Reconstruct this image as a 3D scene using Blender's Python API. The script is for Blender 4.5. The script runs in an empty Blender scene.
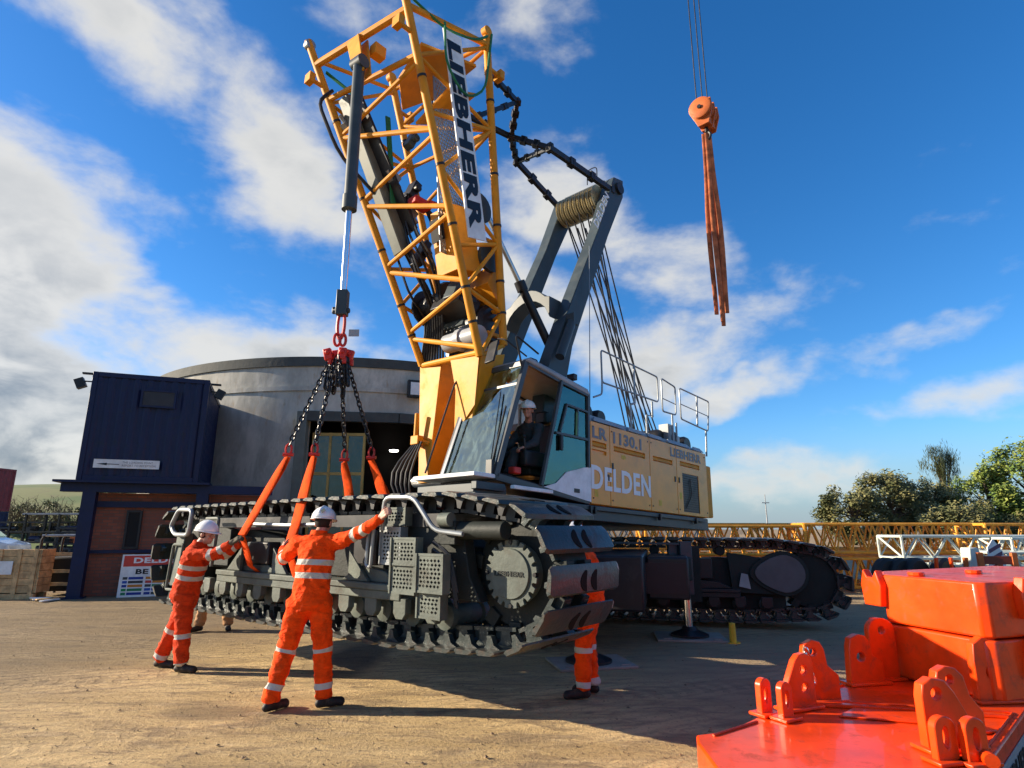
import bpy, bmesh, math, random
from math import sin, cos, pi, radians, atan2, sqrt, acos
from mathutils import Vector as V, Matrix, noise
R = random.Random(7)
sc = bpy.context.scene
col = sc.collection
I4 = Matrix.Identity(4)

# ------------------------------------------------------------------ camera, sky, sun
cam = bpy.data.cameras.new("camera"); co = bpy.data.objects.new("camera", cam); col.objects.link(co)
cam.sensor_width = 36; cam.lens = 600/1024*36; cam.clip_end = 3000; cam.clip_start = .05
co.location = (0, 0, 1.6); co.rotation_euler = (radians(90+13.5), 0, 0)
sc.camera = co
sc.view_settings.view_transform = 'Standard'; sc.view_settings.look = 'None'
sc.view_settings.gamma = 1; sc.view_settings.exposure = 1.16

SUN_EL = radians(19)
sun_dir = V((-.996*cos(SUN_EL), .085*cos(SUN_EL), sin(SUN_EL))).normalized()
sl = bpy.data.lights.new("sun", 'SUN'); so = bpy.data.objects.new("sun", sl); col.objects.link(so)
sl.energy = 5; sl.angle = radians(.5); sl.color = (1, .86, .66)
so.rotation_euler = sun_dir.to_track_quat('Z', 'Y').to_euler(); so.location = (-20, 5, 20)

class NT:
    def __init__(s, nt): s.nt = nt; s.n = nt.nodes; s.l = nt.links
    def add(s, t, **k):
        n = s.n.new(t)
        for a, b in k.items(): setattr(n, a, b)
        return n
    def put(s, sock, v):
        if isinstance(v, (int, float)): sock.default_value = v
        elif isinstance(v, (tuple, list)):
            d = sock.default_value
            sock.default_value = tuple(v) + ((1,) if len(d) == 4 and len(v) == 3 else ())
        else: s.l.new(v, sock)
    def math(s, op, a, b=0., c=0., clamp=False):
        n = s.add('ShaderNodeMath', operation=op, use_clamp=clamp)
        s.put(n.inputs[0], a); s.put(n.inputs[1], b); s.put(n.inputs[2], c); return n.outputs[0]
    def mix(s, f, a, b, blend='MIX'):
        n = s.add('ShaderNodeMix', data_type='RGBA', blend_type=blend)
        s.put(n.inputs[0], f); s.put(n.inputs[6], a); s.put(n.inputs[7], b); return n.outputs[2]
    def noise(s, vec, scale, detail=4, rough=.55, dist=0.):
        n = s.add('ShaderNodeTexNoise'); s.put(n.inputs['Scale'], scale); n.inputs['Detail'].default_value = detail
        n.inputs['Roughness'].default_value = rough; n.inputs['Distortion'].default_value = dist
        if vec is not None: s.l.new(vec, n.inputs['Vector'])
        return n.outputs[0]
    def ramp(s, f, lo, hi):
        n = s.add('ShaderNodeMapRange', interpolation_type='SMOOTHSTEP'); s.put(n.inputs[0], f)
        n.inputs[1].default_value = lo; n.inputs[2].default_value = hi; return n.outputs[0]

w = bpy.data.worlds.new("World"); sc.world = w; w.use_nodes = True
N = NT(w.node_tree); N.n.clear()
tc = N.add('ShaderNodeTexCoord'); dirv = tc.outputs['Generated']
sky = N.add('ShaderNodeTexSky', sky_type='NISHITA', sun_disc=False)
sky.sun_elevation = SUN_EL; sky.sun_rotation = atan2(sun_dir.x, sun_dir.y); sky.altitude = 100
sky.air_density = 1.0; sky.dust_density = .3; sky.ozone_density = 5.0
hs = N.add('ShaderNodeHueSaturation'); hs.inputs['Saturation'].default_value = 1.2; hs.inputs['Value'].default_value = 1.9; hs.inputs['Hue'].default_value = .503
N.l.new(sky.outputs[0], hs.inputs['Color'])
sep = N.add('ShaderNodeSeparateXYZ'); N.l.new(dirv, sep.inputs[0])
az = N.math('ARCTAN2', sep.outputs[0], sep.outputs[1])
el = N.math('ARCSINE', sep.outputs[2])
# warp the cloud coordinates a little
wn = N.add('ShaderNodeTexNoise'); wn.inputs['Scale'].default_value = 5; wn.inputs['Detail'].default_value = 5
N.l.new(dirv, wn.inputs['Vector'])
ws = N.add('ShaderNodeSeparateColor'); N.l.new(wn.outputs['Color'], ws.inputs[0])
azw = N.math('ADD', az, N.math('MULTIPLY', N.math('SUBTRACT', ws.outputs[0], .5), .22))
elw = N.math('ADD', el, N.math('MULTIPLY', N.math('SUBTRACT', ws.outputs[1], .5), .16))
# cloud banks: azimuth, elevation, tilt, length, width (degrees), weight
BLOBS = [(-38, 39, -22, 16, 6, 1.0), (-24, 33, -38, 12, 5.5, .95), (-13, 43, -5, 14, 4, .45), (-50, 44, -10, 12, 6, .8),
         (-43, 20, -18, 13, 7, 1.15), (-46, 11, 0, 22, 6, 1.1), (-26, 15, -8, 16, 5.5, 1.05), (-14, 12, 0, 10, 5, .85),
         (2, 32, -10, 5, 3.5, .4), (9, 29, -22, 9, 4.5, .95), (18, 24, -30, 9, 4, .85), (25, 21.5, -10, 6, 3, .6), (3, 21, -20, 7, 4, .75),
         (13, 16, 0, 8, 3, .95), (21, 12, 4, 9, 2.2, .8), (33, 13.5, 14, 12, 1.5, .66), (38, 10, 6, 12, 1.5, .56), (28, 11.5, 8, 8, 1.6, .5), (18, 4.5, 0, 16, 2.2, .72),
         (3, 44, 0, 9, 4, .5), (-62, 20, 0, 14, 16, 1.0), (-80, 30, 0, 22, 12, .8), (70, 18, 0, 22, 6, .7), (-38, 6, 0, 12, 5, 1.1), (-20, 8, 0, 12, 4, .9), (38, 5, 0, 8, 1.6, .5)]
tot = None
for (a, e, t, sa, sb, wt) in BLOBS:
    dx = N.math('SUBTRACT', azw, radians(a)); dy = N.math('SUBTRACT', elw, radians(e))
    c, s_ = cos(radians(t)), sin(radians(t))
    p = N.math('MULTIPLY_ADD', dx, c/radians(sa), N.math('MULTIPLY', dy, s_/radians(sa)))
    q = N.math('MULTIPLY_ADD', dy, c/radians(sb), N.math('MULTIPLY', dx, -s_/radians(sb)))
    r2 = N.math('MULTIPLY_ADD', p, p, N.math('MULTIPLY', q, q))
    g = N.math('MULTIPLY', N.math('EXPONENT', N.math('MULTIPLY', r2, -.8)), wt)
    tot = g if tot is None else N.math('MAXIMUM', tot, g)
back = N.math('MULTIPLY', N.ramp(sep.outputs[1], .05, -.45), .36)   # unseen broken cloud behind the photographer, added to lift the ambient light
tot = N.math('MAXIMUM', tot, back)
mp = N.add('ShaderNodeMapping'); mp.inputs['Scale'].default_value = (1, 1, 1.9); N.l.new(dirv, mp.inputs[0])
fb = N.noise(mp.outputs[0], 5.2, 9, .56, .15)
fb2 = N.noise(mp.outputs[0], 17, 6, .6, .2)
dens = N.math('ADD', tot, N.math('MULTIPLY', N.math('SUBTRACT', fb, .5), 1.75))
dens = N.math('ADD', dens, N.math('MULTIPLY', N.math('SUBTRACT', fb2, .5), .32))
cmask = N.ramp(dens, .27, .92)
thick = N.ramp(dens, .62, 1.35)
lowgrey = N.ramp(el, .42, .12)
shade = N.math('MULTIPLY', thick, N.math('MULTIPLY_ADD', lowgrey, .72, .26))
shade = N.math('MULTIPLY', shade, N.ramp(N.noise(mp.outputs[0], 7, 6, .55, .4), .38, .6))
ccol = N.mix(shade, (7.2, 7.1, 6.75), (1.7, 2.15, 2.7))
hz = N.ramp(el, .17, -.01)
skyb = N.mix(N.math('MULTIPLY', hz, .8), hs.outputs[0], (2.6, 3.6, 4.7))
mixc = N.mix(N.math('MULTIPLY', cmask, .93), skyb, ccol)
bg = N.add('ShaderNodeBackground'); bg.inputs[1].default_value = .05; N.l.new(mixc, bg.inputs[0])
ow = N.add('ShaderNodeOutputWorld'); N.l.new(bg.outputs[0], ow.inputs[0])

# ------------------------------------------------------------------ materials
def pbr(name, base, rough=.5, metal=0., var=.12, vscale=3., bump=0., bscale=30., dirt=None, coat=0., spec=.3):
    m = bpy.data.materials.new(name); m.use_nodes = True
    n = NT(m.node_tree); b = n.n['Principled BSDF']
    tcn = n.add('ShaderNodeTexCoord').outputs['Object']
    f = n.noise(tcn, vscale, 6, .6)
    dark = tuple(c*(1-var*1.6) for c in base); lite = tuple(min(1, c*(1+var)) for c in base)
    c = n.mix(n.ramp(f, .3, .7), dark, lite)
    if dirt:
        dcol, amt, dsc = dirt
        df = n.math('MULTIPLY', n.ramp(n.noise(tcn, dsc, 8, .68, .4), .5, .72), amt)
        c = n.mix(df, c, dcol)
        n.put(b.inputs['Roughness'], n.math('MULTIPLY_ADD', df, .35, n.math('MULTIPLY_ADD', f, .18, rough-.09)))
    else: n.put(b.inputs['Roughness'], n.math('MULTIPLY_ADD', f, .2, max(0, rough-.1)))
    n.put(b.inputs['Base Color'], c); b.inputs['Metallic'].default_value = metal
    b.inputs['Coat Weight'].default_value = coat; b.inputs['Specular IOR Level'].default_value = spec
    if bump:
        bn = n.add('ShaderNodeBump'); bn.inputs['Strength'].default_value = bump; bn.inputs['Distance'].default_value = .02
        n.put(bn.inputs['Height'], n.noise(tcn, bscale, 6, .6)); n.l.new(bn.outputs[0], b.inputs['Normal'])
    return m
brown = (.16, .11, .07)
M = dict(
 yellow=pbr('crane yellow', (.60, .24, .008), .55, dirt=((.35, .2, .08), .3, 3), spec=.25),
 yellowh=pbr('house yellow', (.76, .31, .032), .30, var=.07, dirt=((.42, .24, .10), .4, 1.2), coat=.12),
 grey=pbr('crane grey', (.042, .056, .062), .42, dirt=((.12, .11, .09), .2, 4)),
 track=pbr('track grey', (.105, .122, .105), .6, var=.2, dirt=((.08, .065, .05), .5, 5), bump=.2, spec=.25),
 trackdk=pbr('track dark', (.022, .026, .024), .6, dirt=((.035, .032, .026), .5, 6), bump=.2, spec=.2),
 shoe=pbr('shoe paint', (.045, .055, .053), .38, metal=.3, dirt=((.075, .042, .028), .7, 5), bump=.25, coat=.1),
 rust=pbr('dark shoe recess', (.008, .007, .007), .8, spec=.1),  # near-black inlays stand for the shaded recesses in each shoe
 steel=pbr('bare steel', (.55, .55, .54), .3, metal=.9, dirt=((.2, .15, .1), .3, 10)),
 chrome=pbr('chrome rod', (.75, .75, .76), .18, metal=1., var=.03),
 galv=pbr('galvanised', (.27, .29, .30), .42, metal=.4),
 black=pbr('black steel', (.018, .018, .02), .4, dirt=((.06, .05, .04), .4, 6)),
 rubber=pbr('rubber', (.02, .02, .02), .6),
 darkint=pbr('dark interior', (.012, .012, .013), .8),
 white=pbr('white paint', (.72, .73, .72), .4, dirt=((.45, .4, .33), .3, 3)),
 cabgrey=pbr('cab grey', (.30, .31, .32), .4, dirt=((.3, .26, .2), .3, 4)),
 cabframe=pbr('cab frame', (.055, .06, .065), .35),
 gold=pbr('sheave gold', (.42, .36, .22), .4, metal=.35, dirt=((.25, .18, .08), .4, 12)),
 red=pbr('weight orange', (.82, .058, .003), .32, var=.14, dirt=((.26, .045, .018), .6, 7), coat=.22, bump=.06, bscale=14),
 redh=pbr('hook red', (.55, .03, .02), .4, dirt=((.2, .03, .02), .5, 20)),
 sling=pbr('orange webbing', (.78, .075, .006), .85, spec=.1, var=.2, vscale=8, bump=.4, bscale=60, dirt=((.35, .1, .03), .5, 6)),
 slingd=pbr('worn webbing', (.44, .13, .05), .8, var=.3, vscale=5, bump=.4, bscale=50),
 rustor=pbr('block orange', (.50, .125, .03), .5, dirt=((.25, .07, .03), .6, 6)),
 chain=pbr('chain black', (.035, .035, .037), .35, metal=.6),
 blue=pbr('container blue', (.006, .011, .05), .45, dirt=((.02, .03, .03), .6, 3)),
 bluep=pbr('post blue', (.007, .014, .055), .5, dirt=((.03, .03, .04), .5, 5)),
 redc=pbr('container maroon', (.20, .03, .035), .5, dirt=((.10, .06, .05), .5, 4)),
 maroon=pbr('maroon steel', (.035, .02, .02), .5),
 wood=pbr('pine', (.55, .36, .17), .75, var=.25, vscale=6, bump=.3, bscale=40, dirt=((.25, .15, .08), .4, 5)),
 frame=pbr('door timber', (.42, .28, .08), .6, dirt=((.15, .1, .05), .4, 5)),
 rim=pbr('roof felt', (.065, .07, .066), .8, bump=.4, bscale=8),
 skin=pbr('skin', (.50, .26, .18), .5, var=.15, vscale=20),
 hair=pbr('dark hair', (.02, .016, .014), .8),
 glove=pbr('work glove', (.09, .075, .05), .8, bump=.3),
 boot=pbr('boot leather', (.022, .018, .016), .6, dirt=((.14, .1, .06), .5, 14)),
 hat=pbr('helmet white', (.78, .78, .76), .3, var=.04, dirt=((.45, .42, .36), .3, 12)),
 jacket=pbr('dark workwear', (.035, .045, .05), .8, bump=.4),
 tan=pbr('tan trousers', (.42, .22, .10), .85, bump=.4),
 ltor=pbr('lattice orange', (.75, .32, .035), .5, dirt=((.3, .14, .05), .5, 4)),
 ltwh=pbr('lattice pale', (.52, .56, .50), .5, dirt=((.3, .28, .22), .5, 4)),
 bark=pbr('bark', (.10, .075, .055), .9, bump=.6, bscale=12),
 green=pbr('green strap', (.02, .16, .07), .7),
 cond=pbr('mortar pad', (.28, .25, .21), .8, bump=.3),
 ywpost=pbr('yellow post paint', (.65, .42, .03), .5, dirt=((.3, .2, .08), .5, 8)),
 letterw=pbr('white lettering', (.75, .75, .74), .4, var=.02),
 letterg=pbr('grey lettering', (.16, .16, .17), .4, var=.02),
 letterb=pbr('black lettering', (.012, .012, .014), .4, var=.02),
 beam=pbr('mast grey', (.13, .14, .12), .5, dirt=((.2, .17, .12), .4, 4)),
 car=pbr('car silver', (.55, .6, .65), .25, coat=.8),
)
def emis(name, c, s):
    m = bpy.data.materials.new(name); m.use_nodes = True; b = m.node_tree.nodes['Principled BSDF']
    b.inputs['Emission Color'].default_value = c+(1,); b.inputs['Emission Strength'].default_value = s; return m
M['lamp'] = emis('lit lamp', (1, .95, .85), 3)
def glass(name, tint, alpha, dif=(.16, .25, .22), refl=.12, gl=(.85, 1, .93)):
    m = bpy.data.materials.new(name); m.use_nodes = True; n = NT(m.node_tree); n.n.clear()
    t = n.add('ShaderNodeBsdfTransparent'); t.inputs[0].default_value = tint+(1,)
    g = n.add('ShaderNodeBsdfGlossy'); g.inputs[0].default_value = gl+(1,); g.inputs['Roughness'].default_value = .03
    d = n.add('ShaderNodeBsdfDiffuse'); d.inputs[0].default_value = dif+(1,)
    fr = n.add('ShaderNodeFresnel'); fr.inputs[0].default_value = 1.5
    f = n.math('MULTIPLY_ADD', fr.outputs[0], 1.3, refl, clamp=True)
    tcn = n.add('ShaderNodeTexCoord').outputs['Object']; mpg = n.add('ShaderNodeMapping'); mpg.inputs['Scale'].default_value = (1, 1, .45); n.l.new(tcn, mpg.inputs[0])
    bn = n.add('ShaderNodeBump'); bn.inputs['Strength'].default_value = .12; bn.inputs['Distance'].default_value = .05; n.put(bn.inputs['Height'], n.noise(tcn, 2.2, 3)); n.l.new(bn.outputs[0], g.inputs['Normal'])
    al = n.math('MULTIPLY', n.ramp(n.noise(mpg.outputs[0], 4.5, 8, .7, 1.0), .42, .72), alpha*2)
    m1 = n.add('ShaderNodeMixShader'); n.l.new(al, m1.inputs[0]); n.l.new(t.outputs[0], m1.inputs[1]); n.l.new(d.outputs[0], m1.inputs[2])
    m2 = n.add('ShaderNodeMixShader'); n.l.new(f, m2.inputs[0]); n.l.new(m1.outputs[0], m2.inputs[1]); n.l.new(g.outputs[0], m2.inputs[2])
    o = n.add('ShaderNodeOutputMaterial'); n.l.new(m2.outputs[0], o.inputs[0]); return m
M['glass'] = glass('cab glass', (.42, .74, .64), .10, (.10, .20, .16), .10, (.42, .68, .60))
M['glassf'] = glass('windscreen glass', (.72, .90, .80), .16, (.34, .46, .38), .24)

def hivis(name, base):
    m = bpy.data.materials.new(name); m.use_nodes = True; n = NT(m.node_tree); b = n.n['Principled BSDF']
    tcn = n.add('ShaderNodeTexCoord').outputs['Object']
    def at(nm): a = n.add('ShaderNodeAttribute'); a.attribute_name = nm; return a.outputs['Fac']
    def band(a, c, hw): return n.math('LESS_THAN', n.math('ABSOLUTE', n.math('SUBTRACT', a, c)), hw)
    t, l, r = at('tor'), at('leg'), at('arm')
    f = None
    for a, c in ((t, .19), (t, .31), (l, .41), (l, .72), (r, .25), (r, .38)):
        x = band(a, c, .026); f = x if f is None else n.math('MAXIMUM', f, x)
    nz = n.noise(tcn, 9, 6, .6)
    c = n.mix(n.ramp(nz, .42, .7), base, tuple(k*.66 for k in base)); c = n.mix(n.math('MULTIPLY', n.ramp(n.noise(tcn, 3.5, 7, .7), .52, .7), .25), c, (.30, .07, .02))
    wr = n.noise(tcn, 22, 5, .6)
    c = n.mix(f, c, (.50, .48, .43))
    n.put(b.inputs['Base Color'], c); b.inputs['Roughness'].default_value = .85; b.inputs['Specular IOR Level'].default_value = .15
    bn = n.add('ShaderNodeBump'); bn.inputs['Strength'].default_value = .65; bn.inputs['Distance'].default_value = .03
    mpc = n.add('ShaderNodeMapping'); mpc.inputs['Scale'].default_value = (1, 1, 1.9); n.l.new(tcn, mpc.inputs[0]); n.put(bn.inputs['Height'], n.noise(mpc.outputs[0], 11, 5, .55, 1.4)); n.l.new(bn.outputs[0], b.inputs['Normal'])
    return m
M['hivis'] = hivis('hi-vis orange', (.97, .072, .003))
M['hivisd'] = hivis('dirty shaded hi-vis orange', (.62, .048, .008))  # soiled, and darkened for the shade on the leaning worker

def brick():
    m = bpy.data.materials.new('brick'); m.use_nodes = True; n = NT(m.node_tree); b = n.n['Principled BSDF']
    tcn = n.add('ShaderNodeTexCoord').outputs['Object']
    mpp = n.add('ShaderNodeMapping'); mpp.inputs['Rotation'].default_value = (radians(90), 0, 0); n.l.new(tcn, mpp.inputs[0])
    bt = n.add('ShaderNodeTexBrick'); n.l.new(mpp.outputs[0], bt.inputs[0]); bt.inputs['Scale'].default_value = 1
    for k, v in (('Color1', (.30, .09, .05, 1)), ('Color2', (.20, .065, .04, 1)), ('Mortar', (.10, .08, .065, 1))): bt.inputs[k].default_value = v
    bt.inputs['Mortar Size'].default_value = .008; bt.inputs['Brick Width'].default_value = .225; bt.inputs['Row Height'].default_value = .075
    n.put(b.inputs['Base Color'], n.mix(.4, bt.outputs[0], n.mix(n.noise(tcn, 2, 5), (.16, .05, .03), (.38, .14, .08)), 'MULTIPLY')); b.inputs['Roughness'].default_value = .85
    n.put(b.inputs['Base Color'], n.mix(n.ramp(n.noise(tcn, 2, 5), .3, .7), bt.outputs[0], n.mix(.5, bt.outputs[0], (.15, .06, .04))))
    return m
M['brick'] = brick()
def concrete():
    m = bpy.data.materials.new('stained concrete'); m.use_nodes = True; n = NT(m.node_tree); b = n.n['Principled BSDF']
    tcn = n.add('ShaderNodeTexCoord').outputs['Object']
    mpp = n.add('ShaderNodeMapping'); mpp.inputs['Scale'].default_value = (1.3, 1.3, .5); n.l.new(tcn, mpp.inputs[0])
    st = n.ramp(n.noise(mpp.outputs[0], 1.5, 9, .72, .3), .35, .65); bl = n.ramp(n.noise(tcn, .7, 8, .6), .35, .65)
    c = n.mix(st, (.34, .325, .28), (.56, .53, .46)); c = n.mix(n.math('MULTIPLY', bl, .55), c, (.32, .31, .27))
    rs = n.math('MULTIPLY', n.ramp(n.noise(mpp.outputs[0], 3.1, 6, .6), .58, .72), .45)
    c = n.mix(rs, c, (.30, .2, .1))
    n.put(b.inputs['Base Color'], c); b.inputs['Roughness'].default_value = .9
    bn = n.add('ShaderNodeBump'); bn.inputs['Strength'].default_value = .25; bn.inputs['Distance'].default_value = .02; b.inputs['Specular IOR Level'].default_value = .1
    n.put(bn.inputs['Height'], n.noise(tcn, 5, 8)); n.l.new(bn.outputs[0], b.inputs['Normal'])
    return m
M['concrete'] = concrete()
def groundmat():
    m = bpy.data.materials.new('yard ground'); m.use_nodes = True; n = NT(m.node_tree); b = n.n['Principled BSDF']
    tcn = n.add('ShaderNodeTexCoord').outputs['Object']
    mpp = n.add('ShaderNodeMapping'); mpp.inputs['Scale'].default_value = (.55, 1.7, 1); mpp.inputs['Rotation'].default_value = (0, 0, radians(12)); n.l.new(tcn, mpp.inputs[0])
    big = n.noise(mpp.outputs[0], .55, 8, .62, .5); mid = n.noise(mpp.outputs[0], 2.6, 9, .68, .8); fine = n.noise(tcn, 26, 8, .7)
    c = n.mix(n.ramp(big, .35, .66), (.42, .29, .13), (.70, .50, .245))
    c = n.mix(n.math('MULTIPLY', n.ramp(mid, .46, .64), .8), c, (.23, .16, .09))
    c = n.mix(n.math('MULTIPLY', n.ramp(n.noise(mpp.outputs[0], 6.5, 8, .7, .6), .52, .7), .35), c, (.66, .51, .32))
    c = n.mix(n.math('MULTIPLY', n.ramp(fine, .5, .7), .68), c, (.14, .10, .065))
    # greyer tracked concrete to the far right, darker brown to the far left
    sp = n.add('ShaderNodeSeparateXYZ'); n.l.new(tcn, sp.inputs[0])
    rg = n.ramp(n.math('ADD', n.math('MULTIPLY_ADD', sp.outputs[1], .35, sp.outputs[0]), n.math('MULTIPLY', mid, 1.5)), 3.2, 5.8)
    c = n.mix(n.math('MULTIPLY', rg, .7), c, (.27, .20, .13))
    lg = n.ramp(n.math('ADD', n.math('MULTIPLY_ADD', sp.outputs[1], -.42, sp.outputs[0]), n.math('MULTIPLY', mid, 2.4)), -5.2, -8.2)
    c = n.mix(n.math('MULTIPLY', lg, .66), c, (.13, .095, .058))
    # dark oil stain near the suspended track
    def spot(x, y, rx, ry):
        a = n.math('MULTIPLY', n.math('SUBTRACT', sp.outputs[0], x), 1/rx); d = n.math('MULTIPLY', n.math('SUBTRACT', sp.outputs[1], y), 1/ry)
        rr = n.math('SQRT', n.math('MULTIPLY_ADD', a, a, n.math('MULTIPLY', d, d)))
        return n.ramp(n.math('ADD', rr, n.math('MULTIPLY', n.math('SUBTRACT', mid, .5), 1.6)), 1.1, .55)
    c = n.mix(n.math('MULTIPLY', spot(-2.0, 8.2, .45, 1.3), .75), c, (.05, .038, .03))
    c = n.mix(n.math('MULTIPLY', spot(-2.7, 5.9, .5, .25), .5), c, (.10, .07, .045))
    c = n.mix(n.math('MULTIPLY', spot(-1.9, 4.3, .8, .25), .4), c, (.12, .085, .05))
    # tyre tracks
    tv = n.add('ShaderNodeMapping'); tv.inputs['Rotation'].default_value = (0, 0, radians(-28)); n.l.new(tcn, tv.inputs[0])
    wv = n.add('ShaderNodeTexWave', bands_direction='Y'); wv.inputs['Scale'].default_value = 1.9; wv.inputs['Distortion'].default_value = 3.2; wv.inputs['Detail'].default_value = 3; n.l.new(tv.outputs[0], wv.inputs[0])
    tt = n.math('MULTIPLY', n.ramp(wv.outputs[1], .6, .95), n.math('MULTIPLY', n.math('MULTIPLY_ADD', lg, .3, .2), n.ramp(big, .4, .6)))
    c = n.mix(tt, c, (.12, .088, .055))
    sv = n.add('ShaderNodeMapping'); sv.inputs['Scale'].default_value = (.35, 5.5, 1); sv.inputs['Rotation'].default_value = (0, 0, radians(-9)); n.l.new(tcn, sv.inputs[0])
    c = n.mix(n.math('MULTIPLY', n.ramp(n.noise(sv.outputs[0], 1.1, 7, .65, .3), .52, .68), .42), c, (.19, .135, .08))
    tr_ = n.add('ShaderNodeMapping'); tr_.inputs['Rotation'].default_value = (0, 0, radians(-18)); n.l.new(tcn, tr_.inputs[0])
    sq = n.add('ShaderNodeSeparateXYZ'); n.l.new(tr_.outputs[0], sq.inputs[0])
    yy_ = n.math('ADD', sq.outputs[1], n.math('MULTIPLY', n.math('SUBTRACT', big, .5), 2.6))
    fr_ = n.math('ABSOLUTE', n.math('SUBTRACT', n.math('FRACT', n.math('MULTIPLY', yy_, .42)), .5))
    lane = n.ramp(fr_, .10, .06)
    cl_ = n.math('FRACT', n.math('MULTIPLY_ADD', fr_, 3.0, n.math('MULTIPLY', sq.outputs[0], 5.2)))
    cleat = n.math('MULTIPLY', lane, n.math('MULTIPLY', n.ramp(n.math('ABSOLUTE', n.math('SUBTRACT', cl_, .5)), .30, .22), n.ramp(big, .42, .58)))
    c = n.mix(n.math('MULTIPLY', cleat, .22), c, (.13, .095, .06))
    n.put(b.inputs['Base Color'], c); n.put(b.inputs['Roughness'], n.math('MULTIPLY_ADD', big, -.25, .98)); b.inputs['Specular IOR Level'].default_value = .3
    h = n.math('ADD', n.math('MULTIPLY', mid, 1.5), n.math('MULTIPLY', fine, .8)); h = n.math('ADD', h, n.math('MULTIPLY', n.noise(tcn, 90, 4), .18)); h = n.math('SUBTRACT', h, n.math('MULTIPLY', tt, .6)); h = n.math('SUBTRACT', h, n.math('MULTIPLY', cleat, .22))
    bn = n.add('ShaderNodeBump'); bn.inputs['Strength'].default_value = .9; bn.inputs['Distance'].default_value = .035
    n.put(bn.inputs['Height'], h); n.l.new(bn.outputs[0], b.inputs['Normal'])
    return m
M['ground'] = groundmat()
def grassmat():
    m = bpy.data.materials.new('field grass'); m.use_nodes = True; n = NT(m.node_tree); b = n.n['Principled BSDF']
    tcn = n.add('ShaderNodeTexCoord').outputs['Object']
    c = n.mix(n.ramp(n.noise(tcn, .12, 6, .6), .4, .6), (.07, .12, .025), (.16, .17, .05)); c = n.mix(n.math('MULTIPLY', n.ramp(n.noise(tcn, 1.2, 6, .7), .5, .7), .7), c, (.14, .11, .05))
    n.put(b.inputs['Base Color'], c); b.inputs['Roughness'].default_value = .95; return m
M['grass'] = grassmat()
def leafmat(name, c1, c2):
    m = bpy.data.materials.new(name); m.use_nodes = True; n = NT(m.node_tree); b = n.n['Principled BSDF']
    tcn = n.add('ShaderNodeTexCoord').outputs['Object']
    n.put(b.inputs['Base Color'], n.mix(n.ramp(n.noise(tcn, .9, 5), .35, .65), c1, c2)); b.inputs['Roughness'].default_value = .7
    b.inputs['Transmission Weight'].default_value = 0; return m
M['leafo'] = leafmat('olive leaves', (.07, .085, .025), (.19, .17, .06)); M['leafg'] = leafmat('green leaves', (.08, .14, .02), (.22, .25, .04)); M['leafp'] = leafmat('pale birch leaves', (.26, .29, .15), (.42, .42, .24))
M['twig'] = pbr('bare twigs', (.16, .12, .07), .9)
def meshmat(name, base, scale, rot=0.):
    m = bpy.data.materials.new(name); m.use_nodes = True; n = NT(m.node_tree); b = n.n['Principled BSDF']
    b.inputs['Base Color'].default_value = base+(1,); b.inputs['Metallic'].default_value = .6; b.inputs['Roughness'].default_value = .4; return m

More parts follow.
